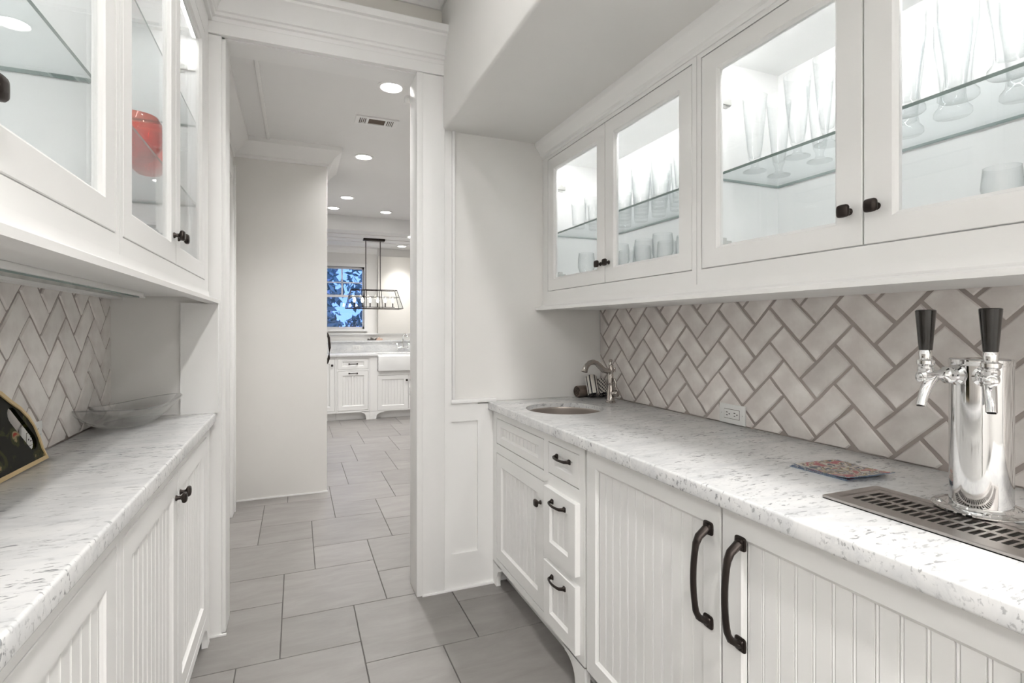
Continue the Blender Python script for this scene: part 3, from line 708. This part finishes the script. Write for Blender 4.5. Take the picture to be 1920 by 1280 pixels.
struct('trim_19', G().sweep([(1.205, -.30), (1.205, 2.518)], LR, side=1), 'white', smooth=30)
struct('trim_20', G().box(1.206, 1.552, -.30, 2.518, ZC+.006, ZB), 'white')
RC = [(0, 2.168), (.006, 2.168), (.008, 2.180), (.018, 2.186), (.026, 2.206), (.042, 2.226), (.046, 2.232), (.048, SOF+.001), (0, SOF+.001)]
struct('trim_21', G().sweep([(1.205, -.30), (1.205, 2.518)], RC, side=1), 'white', smooth=30)

# ------------------------------------------------------------------ left side
LZ = .938; LE = 2.470
o = build('marble_counter', G().box(-.662, -.305, -.20, LE, LZ-.040, LZ), 'marble', bevel=.006, seg=3)
tag(o, 'narrow white marble counter with grey veins along the left wall', 'counter')
LT = LZ-.0405
def left_base(label, a0, a1, doors, stiles, loc, feet):
    t = thing('base_cabinet', label, 'cabinet', loc)
    base_carcass(t, FR_L, a0, a1, .33, LT, .108)
    g = G().fbox(FR_L, a0, a1, .855, LT, -.022, 0).fbox(FR_L, a0, a1, .108, .142, -.022, 0)
    for p, q in stiles: g.fbox(FR_L, p, q, .142, .855, -.022, 0)
    build('face_frame', g, 'white', t)
    for d0, d1, ks in doors:
        o = door(FR_L, d0, d1, .145, .852, t, 'bead', .060, .060)
        knob(FR_L, d0+.030 if ks < 0 else d1-.030, .782, 0, o)
    for f in feet: foot(FR_L, f[0], f[1], .108, t, f[2])
left_base('white beadboard base cabinet on the left, beside the doorway casing', 1.287, LE, [(1.851, 2.386, -1), (1.310, 1.847, 1)], [(2.389, LE), (1.287, 1.307)], (-.5, 1.88, 0), [(2.36, LE, -1)])
left_base('white beadboard base cabinet at the near end of the left counter', -.20, 1.285, [(.740, 1.264, -1), (.205, .736, 1), (-.165, .16, 1)], [(1.267, 1.285), (.163, .202), (-.20, -.168)], (-.5, .55, 0), [])
wall_cab('glass_cabinet', 'white glass-front wall cabinet with red glass bowls, left of the doorway', FR_V, 1.305, LE, .325, 1.41, ZD0, 2.450, 2.50,
         [(1.851, 2.386, -1), (1.328, 1.847, 1)], [1.768, 2.090], [(2.389, LE), (1.305, 1.325)], 0, P_LED_L, (-.5, 1.88, 1.41))
wall_cab('glass_cabinet', 'white glass-front wall cabinet nearest the camera on the left', FR_V, -.20, 1.303, .325, 1.41, ZD0, 2.450, 2.50,
         [(.742, 1.280, -1), (.205, .738, 1)], [1.768, 2.090], [(1.283, 1.303), (-.20, .202)], 0, P_LED_L, (-.5, .6, 1.41))
LR2 = [(0, 1.433), (.003, 1.433), (.0035, 1.420), (.007, 1.410), (.014, 1.4045), (.028, 1.402), (.030, 1.400), (.039, 1.3995), (.042, 1.397), (.042, 1.384), (0, 1.384)]
struct('trim_22', G().sweep([(-.335, -.20), (-.335, LE)], LR2, side=-1), 'white', smooth=30)
struct('trim_23', G().box(-.660, -.345, -.20, LE, 1.409, 1.412), 'white')
struct('trim_24', G().box(-.660, -.625, -.20, LE, 1.395, 1.410), 'white')
g = G().box(-.430, -.297, LE-.020, LE+.01, LZ, 1.384)                                                    # pilaster between counter and cabinet
struct('trim_25', g, 'white')
struct('wall_niche', G().box(-.68, -.338, LE-.002, WALL_Y+.01, .0, 2.70), 'wall')
t = thing('under_cabinet_light', 'slim glass under-cabinet light bar below the left wall cabinet', 'light', (-.53, 1.3, 1.40))
build('housing', G().box(-.560, -.500, -.10, 2.22, 1.394, 1.409), 'white', t, bevel=.002)
build('diffuser', G().box(-.552, -.508, -.08, 2.20, 1.3895, 1.394), 'shelf_edge', t)
build('cord', G().tube([(-.53, 2.22, 1.400), (-.52, 2.27, 1.398), (-.54, 2.32, 1.401), (-.53, 2.36, 1.399), (-.55, 2.42, 1.403)], .004, 8), 'trimw', t, smooth=50)

# glass leaf bowl
def leaf_bowl():
    g = G(); N = 40; c0 = Vector((-.552, 2.235, LZ)); ax = Vector((.60, .80, 0)).normalized(); ay = Vector((-ax.y, ax.x, 0))
    def ring(k, th=0):    # k 0..1 from foot to rim
        pts = []
        for i in range(N):
            t = 2*math.pi*i/N; ct, st = math.cos(t), math.sin(t)
            la = .050+(.100+(.065 if ct > 0 else .045)*abs(ct)**3)*k**.75; lb = .036+.070*k**.7
            z = .0006+.066*k**1.3+(.022*k**2*(ct**2 if ct > 0 else .55*ct**2))
            la -= th; lb -= th
            pts.append(c0+ax*(la*ct)+ay*(lb*st)+Vector((0, 0, z+(.0035 if th else 0))))
        return pts
    ks = [0, .08, .2, .36, .55, .75, .9, 1]
    g.loops([ring(k) for k in ks]+[ring(k, .0035) for k in ks[::-1]])
    return g
tag(build('glass_bowl', leaf_bowl(), 'bowl', smooth=45), 'clear leaf-shaped glass bowl on the left marble counter', 'bowl')

# black painted tray leaning against the left backsplash
def tray():
    t = thing('serving_tray', 'black painted serving tray with gilt edge leaning on the left backsplash', 'tray', (-.62, 1.45, LZ))
    yE, yM = 1.760, 1.13; H_ = .205
    half = [(1.610, .202), (1.628, .190), (1.665, .165), (1.700, .140), (1.725, .115), (1.738, .085)]
    def outl(off):
        pts = [(1.60-off*.2, H_-off), (1.618-off, .196-off*.9), (1.650-off*.8, .172-off*.8), (1.685-off*.8, .150-off*.7), (1.715-off*.9, .122-off*.5), (1.733-off, .092), (1.742-off, .060), (1.745-off, .030), (1.752-off, .010+off*.6), (1.756-off*1.2, .0+off)]
        left = [(2*1.40-y, z) for y, z in pts][::-1]
        return pts+left
    th0 = math.radians(12)
    def W(y, z, d): return (-.612-math.sin(th0)*z+math.cos(th0)*d, y, LZ+.0015+math.cos(th0)*z+math.sin(th0)*d)
    o1, o2 = outl(0), outl(.010)
    # hole capsule in the board
    cx, cz = 1.668, .096; dy, dz = .027, -.034; hl = math.hypot(dy, dz); ux, uz = dy/hl, dz/hl; hl *= 1.1; r = .0225
    hole = []
    for i in range(9): an = -math.pi/2+math.pi*i/8; hole.append((cx+ux*(hl+r*math.cos(an))-uz*r*math.sin(an), cz+uz*(hl+r*math.cos(an))+ux*r*math.sin(an)))
    for i in range(9): an = math.pi/2+math.pi*i/8; hole.append((cx+ux*(-hl+r*math.cos(an))-uz*r*math.sin(an), cz+uz*(-hl+r*math.cos(an))+ux*r*math.sin(an)))
    o = build('board', G().prism([W(y, z, -.004) for y, z in o2], Vector(W(0, 0, .004))-Vector(W(0, 0, -.004))), 'tray_art', t)
    ct = build('cutter', G().prism([Vector(W(y, z, -.03))-WL[t.name] for y, z in hole], Vector(W(0, 0, .03))-Vector(W(0, 0, -.03))), 'tray_art')
    ct.parent = t; bpy.context.view_layer.update()
    boolean_cut(o, ct)
    n = len(o1)
    rings = [[W(y, z, d) for y, z in q] for q, d in ((o2, -.006), (o1, -.006), (o1, .006), (o2, .007))]
    g = G().loops(rings+[rings[0]], caps=False)
    build('gilt_edge', g, 'gold', t)
    return t
tray()

# ------------------------------------------------------------------ drinking glasses
def wallp(prof, th=.0016, floor=.006):
    """outer profile -> closed glass wall profile (outer up, inner down)"""
    inner = [(max(r-th, .0003), z) for r, z in prof if z >= floor][::-1]
    return prof+inner+[(0, floor)]
GL = {
    'tumbler': wallp([(0, 0), (.028, 0), (.030, .002), (.0315, .02), (.036, .10), (.038, .122)], floor=.012),
    'pint_glass': wallp([(0, 0), (.028, 0), (.030, .003), (.031, .02), (.038, .10), (.0415, .152)], floor=.014),
    'pilsner_glass': [(0, 0), (.034, 0), (.034, .002), (.016, .008), (.010, .016), (.011, .026), (.017, .040), (.022, .07), (.031, .16), (.037, .235), (.0355, .235), (.0295, .16), (.0205, .07), (.015, .046), (0, .040)],
    'weizen_glass': [(0, 0), (.032, 0), (.0365, .004), (.036, .014), (.027, .026), (.024, .050), (.028, .10), (.037, .17), (.0375, .225), (.036, .225), (.0355, .17), (.0265, .10), (.0225, .052), (.022, .034), (0, .030)],
    'goblet': [(0, 0), (.034, 0), (.034, .0015), (.010, .007), (.005, .014), (.0045, .058), (.008, .070), (.030, .094), (.041, .125), (.0405, .165), (.037, .195), (.0358, .195), (.0392, .165), (.0396, .126), (.029, .096), (0, .076)],
    'wine_glass': [(0, 0), (.033, 0), (.033, .0015), (.009, .006), (.004, .014), (.004, .078), (.009, .088), (.030, .108), (.037, .135), (.033, .180), (.0318, .180), (.0358, .135), (.029, .110), (0, .092)],
}
gmesh = {}
def glass(kind, x, y, z, label, group, s=1.0):
    if kind not in gmesh:
        o = build(kind, G().lathe(GL[kind], (0, 0, 0), 20, caps=False), 'glass', smooth=45); gmesh[kind] = o.data
    else:
        o = bpy.data.objects.new(kind, gmesh[kind]); C.objects.link(o)
    o.location = (x, y, z); o.scale = (s, s, s); o.rotation_euler = (0, 0, random.uniform(0, 6))
    return tag(o, label, 'glass', group)
SZ = 1.7755; BZ = ZD0-.0215
ORD = ['first', 'second', 'third', 'fourth', 'fifth', 'sixth', 'seventh', 'eighth']
ROW = ['front', 'middle', 'back']
# nearest the doorway: tumblers above, stemware below
for i in range(7):
    for j in range(3):
        x, y = 1.295+j*.092, 2.300-i*.128
        if y < 1.42: continue
        k = 'pint_glass' if i >= 3 else 'tumbler'
        glass(k, x, y-random.uniform(0, .006), SZ, 'clear %s, %s row, %s along the shelf from the doorway wall' % ('tall tumbler' if k == 'pint_glass' else 'short tumbler', ROW[j], ORD[i]), '%s on the shelf beside the doorway' % ('pint glasses' if k == 'pint_glass' else 'tumblers'))
for i in range(6):
    for j in range(2):
        x, y = 1.31+j*.115+(i % 2)*.02, 2.25-i*.145
        if y > 1.43: glass('goblet', x, y, BZ, 'clear stemmed goblet on the cabinet floor, %s row, %s from the doorway wall' % (ROW[j*2], ORD[i]), 'goblets in the cabinet beside the doorway')
# cabinet over the tower
for k, (x, y) in enumerate([(1.335, 1.250), (1.336, 1.098), (1.322, .993), (1.444, 1.255), (1.431, 1.101), (1.42, .965)]):
    glass('pilsner_glass', x, y, SZ, 'tall flared footed glass behind the middle glass door, %s row, %s from left' % (ROW[2*(k//3)], ORD[k % 3]), 'footed beer glasses behind the middle door')
for k, (x, y) in enumerate([(1.301, .783), (1.320, .690), (1.287, .585), (1.31, .49), (1.446, .870), (1.414, .750), (1.438, .635), (1.42, .52)]):
    glass('weizen_glass', x, y, SZ, 'heavy-based beer glass on the shelf above the draft tower, %s row, %s from left' % (ROW[2*(k//4)], ORD[k % 4]), 'heavy beer glasses above the draft tower', 1.0)
for k, (x, y) in enumerate([(1.42, .66), (1.44, .56), (1.34, .50)]): glass('wine_glass', x, y, BZ, 'thin wine glass on the cabinet floor above the draft tower, %s from left' % ORD[k], 'wine glasses above the draft tower')
g = G().lathe([(0, 0), (.050, 0), (.054, .003), (.060, .04), (.064, .052), (.062, .052), (.057, .040), (.051, .008), (0, .006)], (1.36, 1.035, BZ), 28, caps=False)
tag(build('glass_dish', g, 'glass', smooth=45), 'low clear glass dish behind the middle glass door', 'dish')
g = G(); rr = Matrix.Rotation(math.radians(38), 3, 'Y') @ Matrix.Rotation(math.radians(15), 3, 'X')
g.box(-.028, .028, -.04, .04, 0, .002); g.tf(lambda q: rr @ q+Vector((1.345, 1.135, BZ+.0265)))
tag(build('small_card', g, 'paper'), 'small pale card propped against the low glass dish', 'card')
# left cabinet: red bowls
def red_bowl(x, y, s, label):
    g = G().lathe([(0, 0), (.030, 0), (.033, .003), (.045, .015), (.060, .045), (.064, .075), (.058, .105), (.050, .120), (.048, .120), (.056, .104), (.061, .075), (.057, .046), (.043, .018), (0, .008)], (0, 0, 0), 32, caps=False)
    o = build('red_glass_bowl', g, 'redglass', smooth=45); o.location = (x, y, 1.7785); o.scale = (s, s, s)
    tag(o, label, 'bowl', 'red glass bowls')
red_bowl(-.436, 1.862, 1.08, 'rounded red glass bowl nearer the front of the left cabinet shelf')
red_bowl(-.440, 2.015, 1.05, 'rounded red glass bowl behind the other on the left cabinet shelf')

# ------------------------------------------------------------------ kitchen beyond
t = thing('drawer_cabinet', 'white kitchen base unit with drawer over beadboard pull-out panel', 'cabinet', (.73, 7.9, 0))
base_carcass(t, FR_K, .505, .952, .58, .888)
g = G()
for p, q, r, s in ((.505, .523, .108, .888), (.936, .952, .108, .888), (.523, .936, .855, .888), (.523, .936, .686, .712), (.523, .936, .108, .136)): g.fbox(FR_K, p, q, r, s, -.022, 0)
build('face_frame', g, 'white', t)
o = door(FR_K, .526, .933, .715, .852, t, 'flat', .058, .036, name='drawer'); pull(FR_K, .73, .783, 0, o, .11)
o = door(FR_K, .526, .933, .139, .683, t, 'bead', .058, .06, name='pull_out'); pull(FR_K, .73, .652, 0, o, .11)
foot(FR_K, .835, .952, .110, t, -1)
t = thing('corner_cabinet', 'white beadboard kitchen cabinet left of the drawer unit, partly behind the wall', 'cabinet', (.2, 7.9, 0))
base_carcass(t, FR_K, -.1, .503, .58, .888)
g = G()
for p, q, r, s in ((-.1, -.06, .108, .888), (.487, .503, .108, .888), (-.06, .487, .855, .888), (-.06, .487, .108, .136)): g.fbox(FR_K, p, q, r, s, -.022, 0)
build('face_frame', g, 'white', t)
o = door(FR_K, -.057, .484, .139, .852, t, 'bead'); knob(FR_K, .450, .770, 0, o)
t = thing('farm_sink_cabinet', 'white two-door beadboard cabinet below the farmhouse sink', 'cabinet', (1.5, 7.9, 0))
base_carcass(t, FR_K, .954, 2.05, .58, .668)
g = G()
for p, q, r, s in ((.954, 1.060, .108, .888), (1.94, 2.05, .108, .888), (1.060, 1.94, .613, .668), (1.060, 1.94, .108, .119)): g.fbox(FR_K, p, q, r, s, -.022, 0)
build('face_frame', g, 'white', t)
o = door(FR_K, 1.063, 1.496, .121, .610, t, 'bead'); knob(FR_K, 1.470, .535, 0, o)
o = door(FR_K, 1.501, 1.937, .121, .610, t, 'bead'); knob(FR_K, 1.530, .535, 0, o)
foot(FR_K, .954, 1.165, .106, t, 1); foot(FR_K, 1.83, 2.05, .106, t, -1)
t = thing('farm_sink', 'white fireclay farmhouse sink under the kitchen faucet', 'sink', (1.5, 7.8, .67))
g = G(); R_ = lambda i, z: [(1.066+i, 7.585+i, z), (1.934-i, 7.585+i, z), (1.934-i, 8.06-i, z), (1.066+i, 8.06-i, z)]
g.loops([R_(0, .671), R_(0, .889), R_(.028, .889), R_(.034, .70)])
build('basin', g, 'porcelain', t, bevel=.012, seg=3)
build('drain', G().lathe([(0, .7005), (.04, .7005), (.042, .703), (0, .704)], (1.5, 7.82, 0), 20), 'steel', t)
o = build('kitchen_counter', G().box(-.1, 1.060, 7.600, 8.225, .889, .919).box(1.062, 1.938, 8.065, 8.225, .889, .919).box(1.940, 2.9, 7.600, 8.225, .889, .919), 'marble_k', bevel=.003)
tag(o, 'pale marble kitchen counter along the window wall', 'counter')
o = build('marble_backsplash', G().box(-.1, 2.9, 8.215, 8.248, .920, 1.075).box(-.1, 2.9, 8.175, 8.248, 1.075, 1.096), 'marble_k')
tag(o, 'low marble backsplash with a ledge behind the kitchen counter', 'backsplash')
FR_KW = Fr((0, 8.2145, 0), (1, 0, 0), (0, -1, 0))
outlet(FR_KW, .830, .988, .116, .075, 'white outlet plate on the marble kitchen backsplash')
t = thing('bridge_faucet', 'chrome bridge faucet behind the farmhouse sink', 'faucet', (1.51, 8.12, .919))
for x in (1.42, 1.60):
    build('valve', G().lathe([(0, 0), (.024, 0), (.024, .008), (.013, .014), (.012, .09), (.018, .10), (.018, .115), (.010, .124), (0, .124)], (x, 8.12, .9195), 16), 'chrome', t, smooth=40)
    s = -1 if x < 1.5 else 1
    build('lever', G().tube([(x, 8.12, 1.045), (x+s*.075, 8.11, 1.050)], [.008, .006], 10), 'chrome', t, smooth=50)
build('bridge', G().tube([(1.42, 8.12, .975), (1.47, 8.12, .985), (1.51, 8.12, .998), (1.55, 8.12, .985), (1.60, 8.12, .975)], .009, 10), 'chrome', t, smooth=50)
build('spout', G().tube([(1.51, 8.12, .99), (1.51, 8.12, 1.09), (1.512, 8.112, 1.16), (1.522, 8.085, 1.195), (1.535, 8.04, 1.200), (1.545, 8.00, 1.175), (1.548, 7.99, 1.14)], [.011, .011, .010, .010, .010, .010, .012], 12), 'chrome', t, smooth=50)
t = thing('shell_ornament', 'row of dark and coral leaf-like shells on the backsplash ledge', 'ornament', (1.07, 8.19, 1.096))
for k, (x, m, s) in enumerate(((1.005, 'leafd', .03), (1.055, 'leafd', .045), (1.115, 'leafd', .042), (1.15, 'shell', .05), (1.19, 'shell', .035))):
    g = G().loops([[(x-s*.7, 8.185, 1.0965), (x+s*.7, 8.185, 1.0965), (x+s*.7, 8.205, 1.0965), (x-s*.7, 8.205, 1.0965)], [(x-s*.5, 8.187, 1.0965+s*.5), (x+s*.6, 8.187, 1.0965+s*.6), (x+s*.6, 8.200, 1.0965+s*.6), (x-s*.5, 8.200, 1.0965+s*.5)], [(x+s*(-.4 if k < 2 else .4), 8.19, 1.0965+s), (x+s*(-.35 if k < 2 else .45), 8.19, 1.0965+s), (x+s*(-.35 if k < 2 else .45), 8.193, 1.0965+s), (x+s*(-.4 if k < 2 else .4), 8.193, 1.0965+s)]])
    build('shell_leaf', g, m, t)
# panelled refrigerator whose handle peeps out past the wall block
t = thing('panel_refrigerator', 'white panelled refrigerator with tall dark handle just past the hall wall', 'refrigerator', (-.1, 5.5, 0))
build('body', G().box(-.54, .232, 4.97, 6.05, .05, 2.30), 'white', t)
FR_F = Fr((.252, 0, 0), (0, 1, 0), (1, 0, 0))
o = door(FR_F, 5.0, 5.82, .10, 2.28, t, 'flat', .07, .09)
build('handle', G().tube([(.252, 5.60, .918), (.285, 5.60, .935), (.300, 5.60, .985), (.308, 5.60, 1.085), (.300, 5.60, 1.185), (.285, 5.60, 1.228), (.252, 5.60, 1.245)], .012, 12), 'bronze', o, smooth=50)
# island corner
t = thing('kitchen_island', 'pale stone-topped island corner just beyond the doorway', 'island', (1.3, 3.0, 0))
build('top', G().box(.655, 2.10, 2.72, 3.31, .862, .914), 'marble_k', t, bevel=.004)
build('base', G().box(.82, 2.06, 2.74, 3.16, 0, .862), 'white', t)
build('kick_trim', G().box(.812, 2.06, 2.735, 3.168, 0, .10), 'white', t, bevel=.003)

# window
wn = thing('window_1', 'white double-hung kitchen window looking out on blue dusk', None, (.475, YF, 1.27), kind='structure')
x0, x1, z0, z1 = 0.0, .95, 1.27, 2.20
g = G().box(x1, x1+.045, YF-.02, YF+.12, z0-.02, z1+.05).box(x0-.045, x0, YF-.02, YF+.12, z0-.02, z1+.05).box(x0, x1, YF-.02, YF+.12, z1, z1+.05).box(x0-.05, x1+.055, YF-.045, YF+.12, z0-.035, z0)
build('casing', g, 'trimw', wn)
up = build('upper_sash', G().box(x0, x1, YF+.05, YF+.085, 1.745, 1.782).box(x0, x1, YF+.05, YF+.085, z1-.03, z1).box(x0, x0+.025, YF+.05, YF+.085, 1.75, z1).box(x1-.025, x1, YF+.05, YF+.085, 1.75, z1), 'trimw', wn)
build('muntin', G().box(x0, x1, YF+.052, YF+.082, 1.958, 1.974), 'trimw', up)
for k in (1, 2): build('muntin', G().box(x0+.95*k/3-.010, x0+.95*k/3+.010, YF+.052, YF+.082, 1.78, z1-.03), 'trimw', up)
for i in range(3):
    for (p, q) in ((1.782, 1.958), (1.974, z1-.03)):
        build('pane', G().box(x0+.95*i/3+(.025 if i == 0 else .010), x0+.95*(i+1)/3-(.025 if i == 2 else .010), YF+.066, YF+.069, p, q), 'pane', up)
lo = build('lower_sash', G().box(x0, x1, YF+.02, YF+.05, z0, z0+.03).box(x0, x1, YF+.02, YF+.05, 1.745, 1.775).box(x0, x0+.025, YF+.02, YF+.05, z0, 1.775).box(x1-.025, x1, YF+.02, YF+.05, z0, 1.775), 'trimw', wn)
build('pane', G().box(x0+.025, x1-.025, YF+.034, YF+.037, z0+.03, 1.745), 'pane', lo)
# garden at dusk
struct('ground', G().box(-9, 12, 8.43, 24, -.3, -.05), 'grass')
def shrub(name, x, y, h, r, label, cat, n=500, trunk=True):
    t = thing(name, label, cat, (x, y, -.05))
    rnd = random.Random(int(x*100)); g = G()
    for k in range(n):
        u, v_, s_ = rnd.uniform(0, 6.28), rnd.uniform(-1, 1), rnd.uniform(.4, 1)**.5
        q = Vector((x+r*s_*math.cos(u)*math.sqrt(1-v_*v_), y+r*s_*math.sin(u)*math.sqrt(1-v_*v_), h*.58+h*.42*s_*v_))
        a = Vector((rnd.gauss(0, 1), rnd.gauss(0, 1), rnd.gauss(0, 1))).normalized(); b = a.cross(Vector((rnd.gauss(0, 1), rnd.gauss(0, 1), 1))).normalized(); l = .11
        g.add([q-a*l, q+b*l*.45, q+a*l, q-b*l*.45], [(0, 1, 2, 3)])
    build('foliage', g, 'leaf', t)
    build('trunk', G().tube([(x, y, -.05), (x+.03, y, h*.3), (x, y, h*.6)], [.09, .07, .04], 8), 'bark', t)
shrub('garden_tree', -.1, 11.4, 3.6, 1.0, 'dark leafy tree at the left of the kitchen window view', 'tree', 1500)
shrub('garden_tree', 2.0, 13.2, 4.4, .95, 'dusky tree at the right of the kitchen window view', 'tree', 900)
shrub('hedge_bush', .85, 14.7, 1.5, .85, 'low dark hedge behind the garden urn', 'bush', 700)
t = thing('garden_urn', 'dark stone garden urn seen through the lower window pane', 'urn', (.98, 10.0, -.05))
build('pedestal', G().box(.84, 1.12, 9.86, 10.14, -.05, .93), 'stone', t, bevel=.01)
build('vase', G().lathe([(0, .93), (.13, .93), (.13, .96), (.05, 1.0), (.05, 1.04), (.13, 1.12), (.17, 1.24), (.15, 1.26), (.19, 1.28), (.19, 1.31), (0, 1.31)], (.98, 10.0, 0), 24), 'stone', t, smooth=40)
g = G()
for k in range(120):
    rnd = random.Random(k); u, s_ = rnd.uniform(0, 6.28), rnd.uniform(0, .17); q = Vector((.98+s_*math.cos(u), 10+s_*math.sin(u), 1.31+rnd.uniform(0, .20)*(1-s_*3)))
    a = Vector((rnd.gauss(0, 1), rnd.gauss(0, 1), rnd.gauss(0, 1))).normalized(); b = a.cross(Vector((0, .3, 1))).normalized(); g.add([q-a*.04, q+b*.02, q+a*.04, q-b*.02], [(0, 1, 2, 3)])
build('plant', g, 'leaf', t)
t = thing('neighbour_house', 'pale house with gable roof beyond the garden', 'house', (.2, 17, -.05))
build('wall', G().box(-3.5, .95, 16, 19, -.05, 3.1), 'siding', t)
build('roof', G().prism([(-3.8, 15.8, 3.1), (1.2, 15.8, 3.1), (-1.3, 15.8, 4.8)], (0, 3.4, 0)), 'stone', t)
build('window', G().box(-.3, .3, 15.97, 16.01, 1.2, 2.1), 'dark', t)

# pendant lantern
PX, PY = .980, 7.40
t = thing('pendant_lantern', 'bronze trapezoid pendant lantern with six lit candle bulbs in the kitchen', 'pendant light', (PX, PY, 1.545))
build('canopy', G().box(.838, 1.123, PY-.05, PY+.05, 2.470, 2.4995), 'bronze', t, bevel=.004)
for x in (.873, 1.065): build('rod', G().tube([(x, PY, 1.800), (x, PY, 2.475)], .006, 8), 'bronze', t, smooth=50)
zt_, zb_, zm = 1.800, 1.548, 1.705
TC = [(.678, PY-.085, zt_), (1.276, PY-.085, zt_), (1.276, PY+.085, zt_), (.678, PY+.085, zt_)]
BC = [(.616, PY-.15, zb_), (1.349, PY-.15, zb_), (1.349, PY+.15, zb_), (.616, PY+.15, zb_)]
f_ = (zt_-zm)/(zt_-zb_); MC = [tuple(a+(b-a)*f_ for a, b in zip(p, q)) for p, q in zip(TC, BC)]
for S, nm in ((TC, 'top_bar'), (BC, 'bottom_bar'), (MC, 'middle_bar')):
    for i in range(4): build(nm, G().tube([S[i], S[(i+1) % 4]], .005 if S is not MC else .003, 4), 'bronze', t)
for i in range(4): build('corner_bar', G().tube([TC[i], BC[i]], .005, 4), 'bronze', t)
for i in range(4):
    j = (i+1) % 4; g = G().add([Vector(TC[i]), Vector(TC[j]), Vector(BC[j]), Vector(BC[i])], [(0, 1, 2, 3)])
    build('glass_panel', g, 'glassl', t)
for s in (-1, 1):
    for x in (.873, 1.065): build('side_bar', G().tube([(x, PY+s*.085, zt_), (x+(x-PX)*.12, PY+s*.15, zb_)], .0045, 4), 'bronze', t)
build('top_plate', G().box(.87, 1.07, PY-.085, PY-.075, zt_-.005, zt_+.005).box(.87, 1.07, PY+.075, PY+.085, zt_-.005, zt_+.005).box(.868, .878, PY-.085, PY+.085, zt_-.005, zt_+.005).box(1.060, 1.070, PY-.085, PY+.085, zt_-.005, zt_+.005), 'bronze', t)
build('candle_rail', G().tube([(.70, PY, 1.568), (1.26, PY, 1.568)], .005, 6), 'bronze', t)
for k in range(6):
    x = .725+k*.102
    cd = build('candle', G().tube([(x, PY, 1.568), (x, PY, 1.630)], .008, 8), 'bronze', t, smooth=50)
    build('bulb', G().lathe([(0, 1.628), (.008, 1.630), (.017, 1.652), (.015, 1.672), (.004, 1.700), (0, 1.702)], (x, PY, 0), 12), 'bulb', cd, smooth=50)

# ceiling vent in the hall
t = thing('ceiling_vent', 'white ceiling air vent with dark middle grille in the hall', 'vent', (.50, 3.648, 2.68))
x0, x1, y0, y1, z = .362, .640, 3.578, 3.718, 2.679
g = G().box(x0, x1, y0, y0+.024, z-.008, z).box(x0, x1, y1-.024, y1, z-.008, z).box(x0, x0+.026, y0+.024, y1-.024, z-.008, z).box(x1-.026, x1, y0+.024, y1-.024, z-.008, z).box(.435, .447, y0+.024, y1-.024, z-.008, z).box(.555, .567, y0+.024, y1-.024, z-.008, z)
build('frame', g, 'trimw', t)
build('duct', G().box(x0+.02, x1-.02, y0+.02, y1-.02, z-.002, z+.0005), 'ventd', t)
for x in [x0+.034+k*.0115 for k in range(5)]+[.575+k*.0115 for k in range(4)]: build('slat', G().box(x, x+.005, y0+.024, y1-.024, z-.007, z-.002), 'trimw', t)
tag(build('door_sensor', G().box(.505, .528, 2.662, 2.69, 2.42, 2.45).box(.512, .530, 2.66, 2.68, 2.445, 2.456), 'plastic', bevel=.002), 'tiny white sensor at the top of the right door jamb', 'sensor')

# ------------------------------------------------------------------ lamps
recessed(.509, 3.10, 2.68, P_HALL, 'recessed hall ceiling light nearest the doorway', spread=125)
recessed(.508, 4.45, 2.68, P_HALL, 'recessed hall ceiling light beyond the air vent', spread=125)
recessed(.500, 5.90, 2.68, P_HALL, 'third recessed hall ceiling light from the doorway', spread=125)
recessed(.397, 6.47, 2.68, P_KITCH*.45, 'recessed kitchen ceiling light just past the wall block edge', spread=100)
recessed(.996, 6.47, 2.68, P_KITCH*.45, 'recessed kitchen ceiling light above and right of the lantern', spread=100)
recessed(1.43, 7.02, 2.50, P_KITCH, 'recessed light at the jamb edge on the low kitchen ceiling')
recessed(1.45, 7.90, 2.50, P_KITCH*.4, 'recessed light over the farmhouse sink', spread=85)
recessed(2.3, 4.3, 2.68, P_HALL, 'recessed ceiling light over the right side of the kitchen')
recessed(2.6, 6.0, 2.68, P_HALL, 'recessed ceiling light at the far right of the kitchen')
recessed(.43, .95, CEIL, P_PANTRY, 'recessed pantry ceiling light nearest the doorway', spread=150)
recessed(.43, -.05, CEIL, P_PANTRY, 'recessed pantry ceiling light over the near counters', spread=150)
recessed(.02, 1.45, CEIL, 2.0, 'added pantry fill light that brightens the soffit face and front wall', spread=170)  # extra lamp added to lift the soffit face, header and wall panel
for x, y, lab in ((.45, -1.2, 'added ceiling fill light just behind the camera'), (-1.1, -1.9, 'added ceiling fill light at the left of the unseen rear room'), (1.9, -1.9, 'added ceiling fill light at the right of the unseen rear room'), (-.6, -3.4, 'added ceiling fill light by the unseen rear wall, left'), (1.4, -3.4, 'added ceiling fill light by the unseen rear wall, right')):
    recessed(x, y, CEIL, P_REAR_FILL, lab, spread=175)  # unseen lamps added behind the camera for soft frontal fill
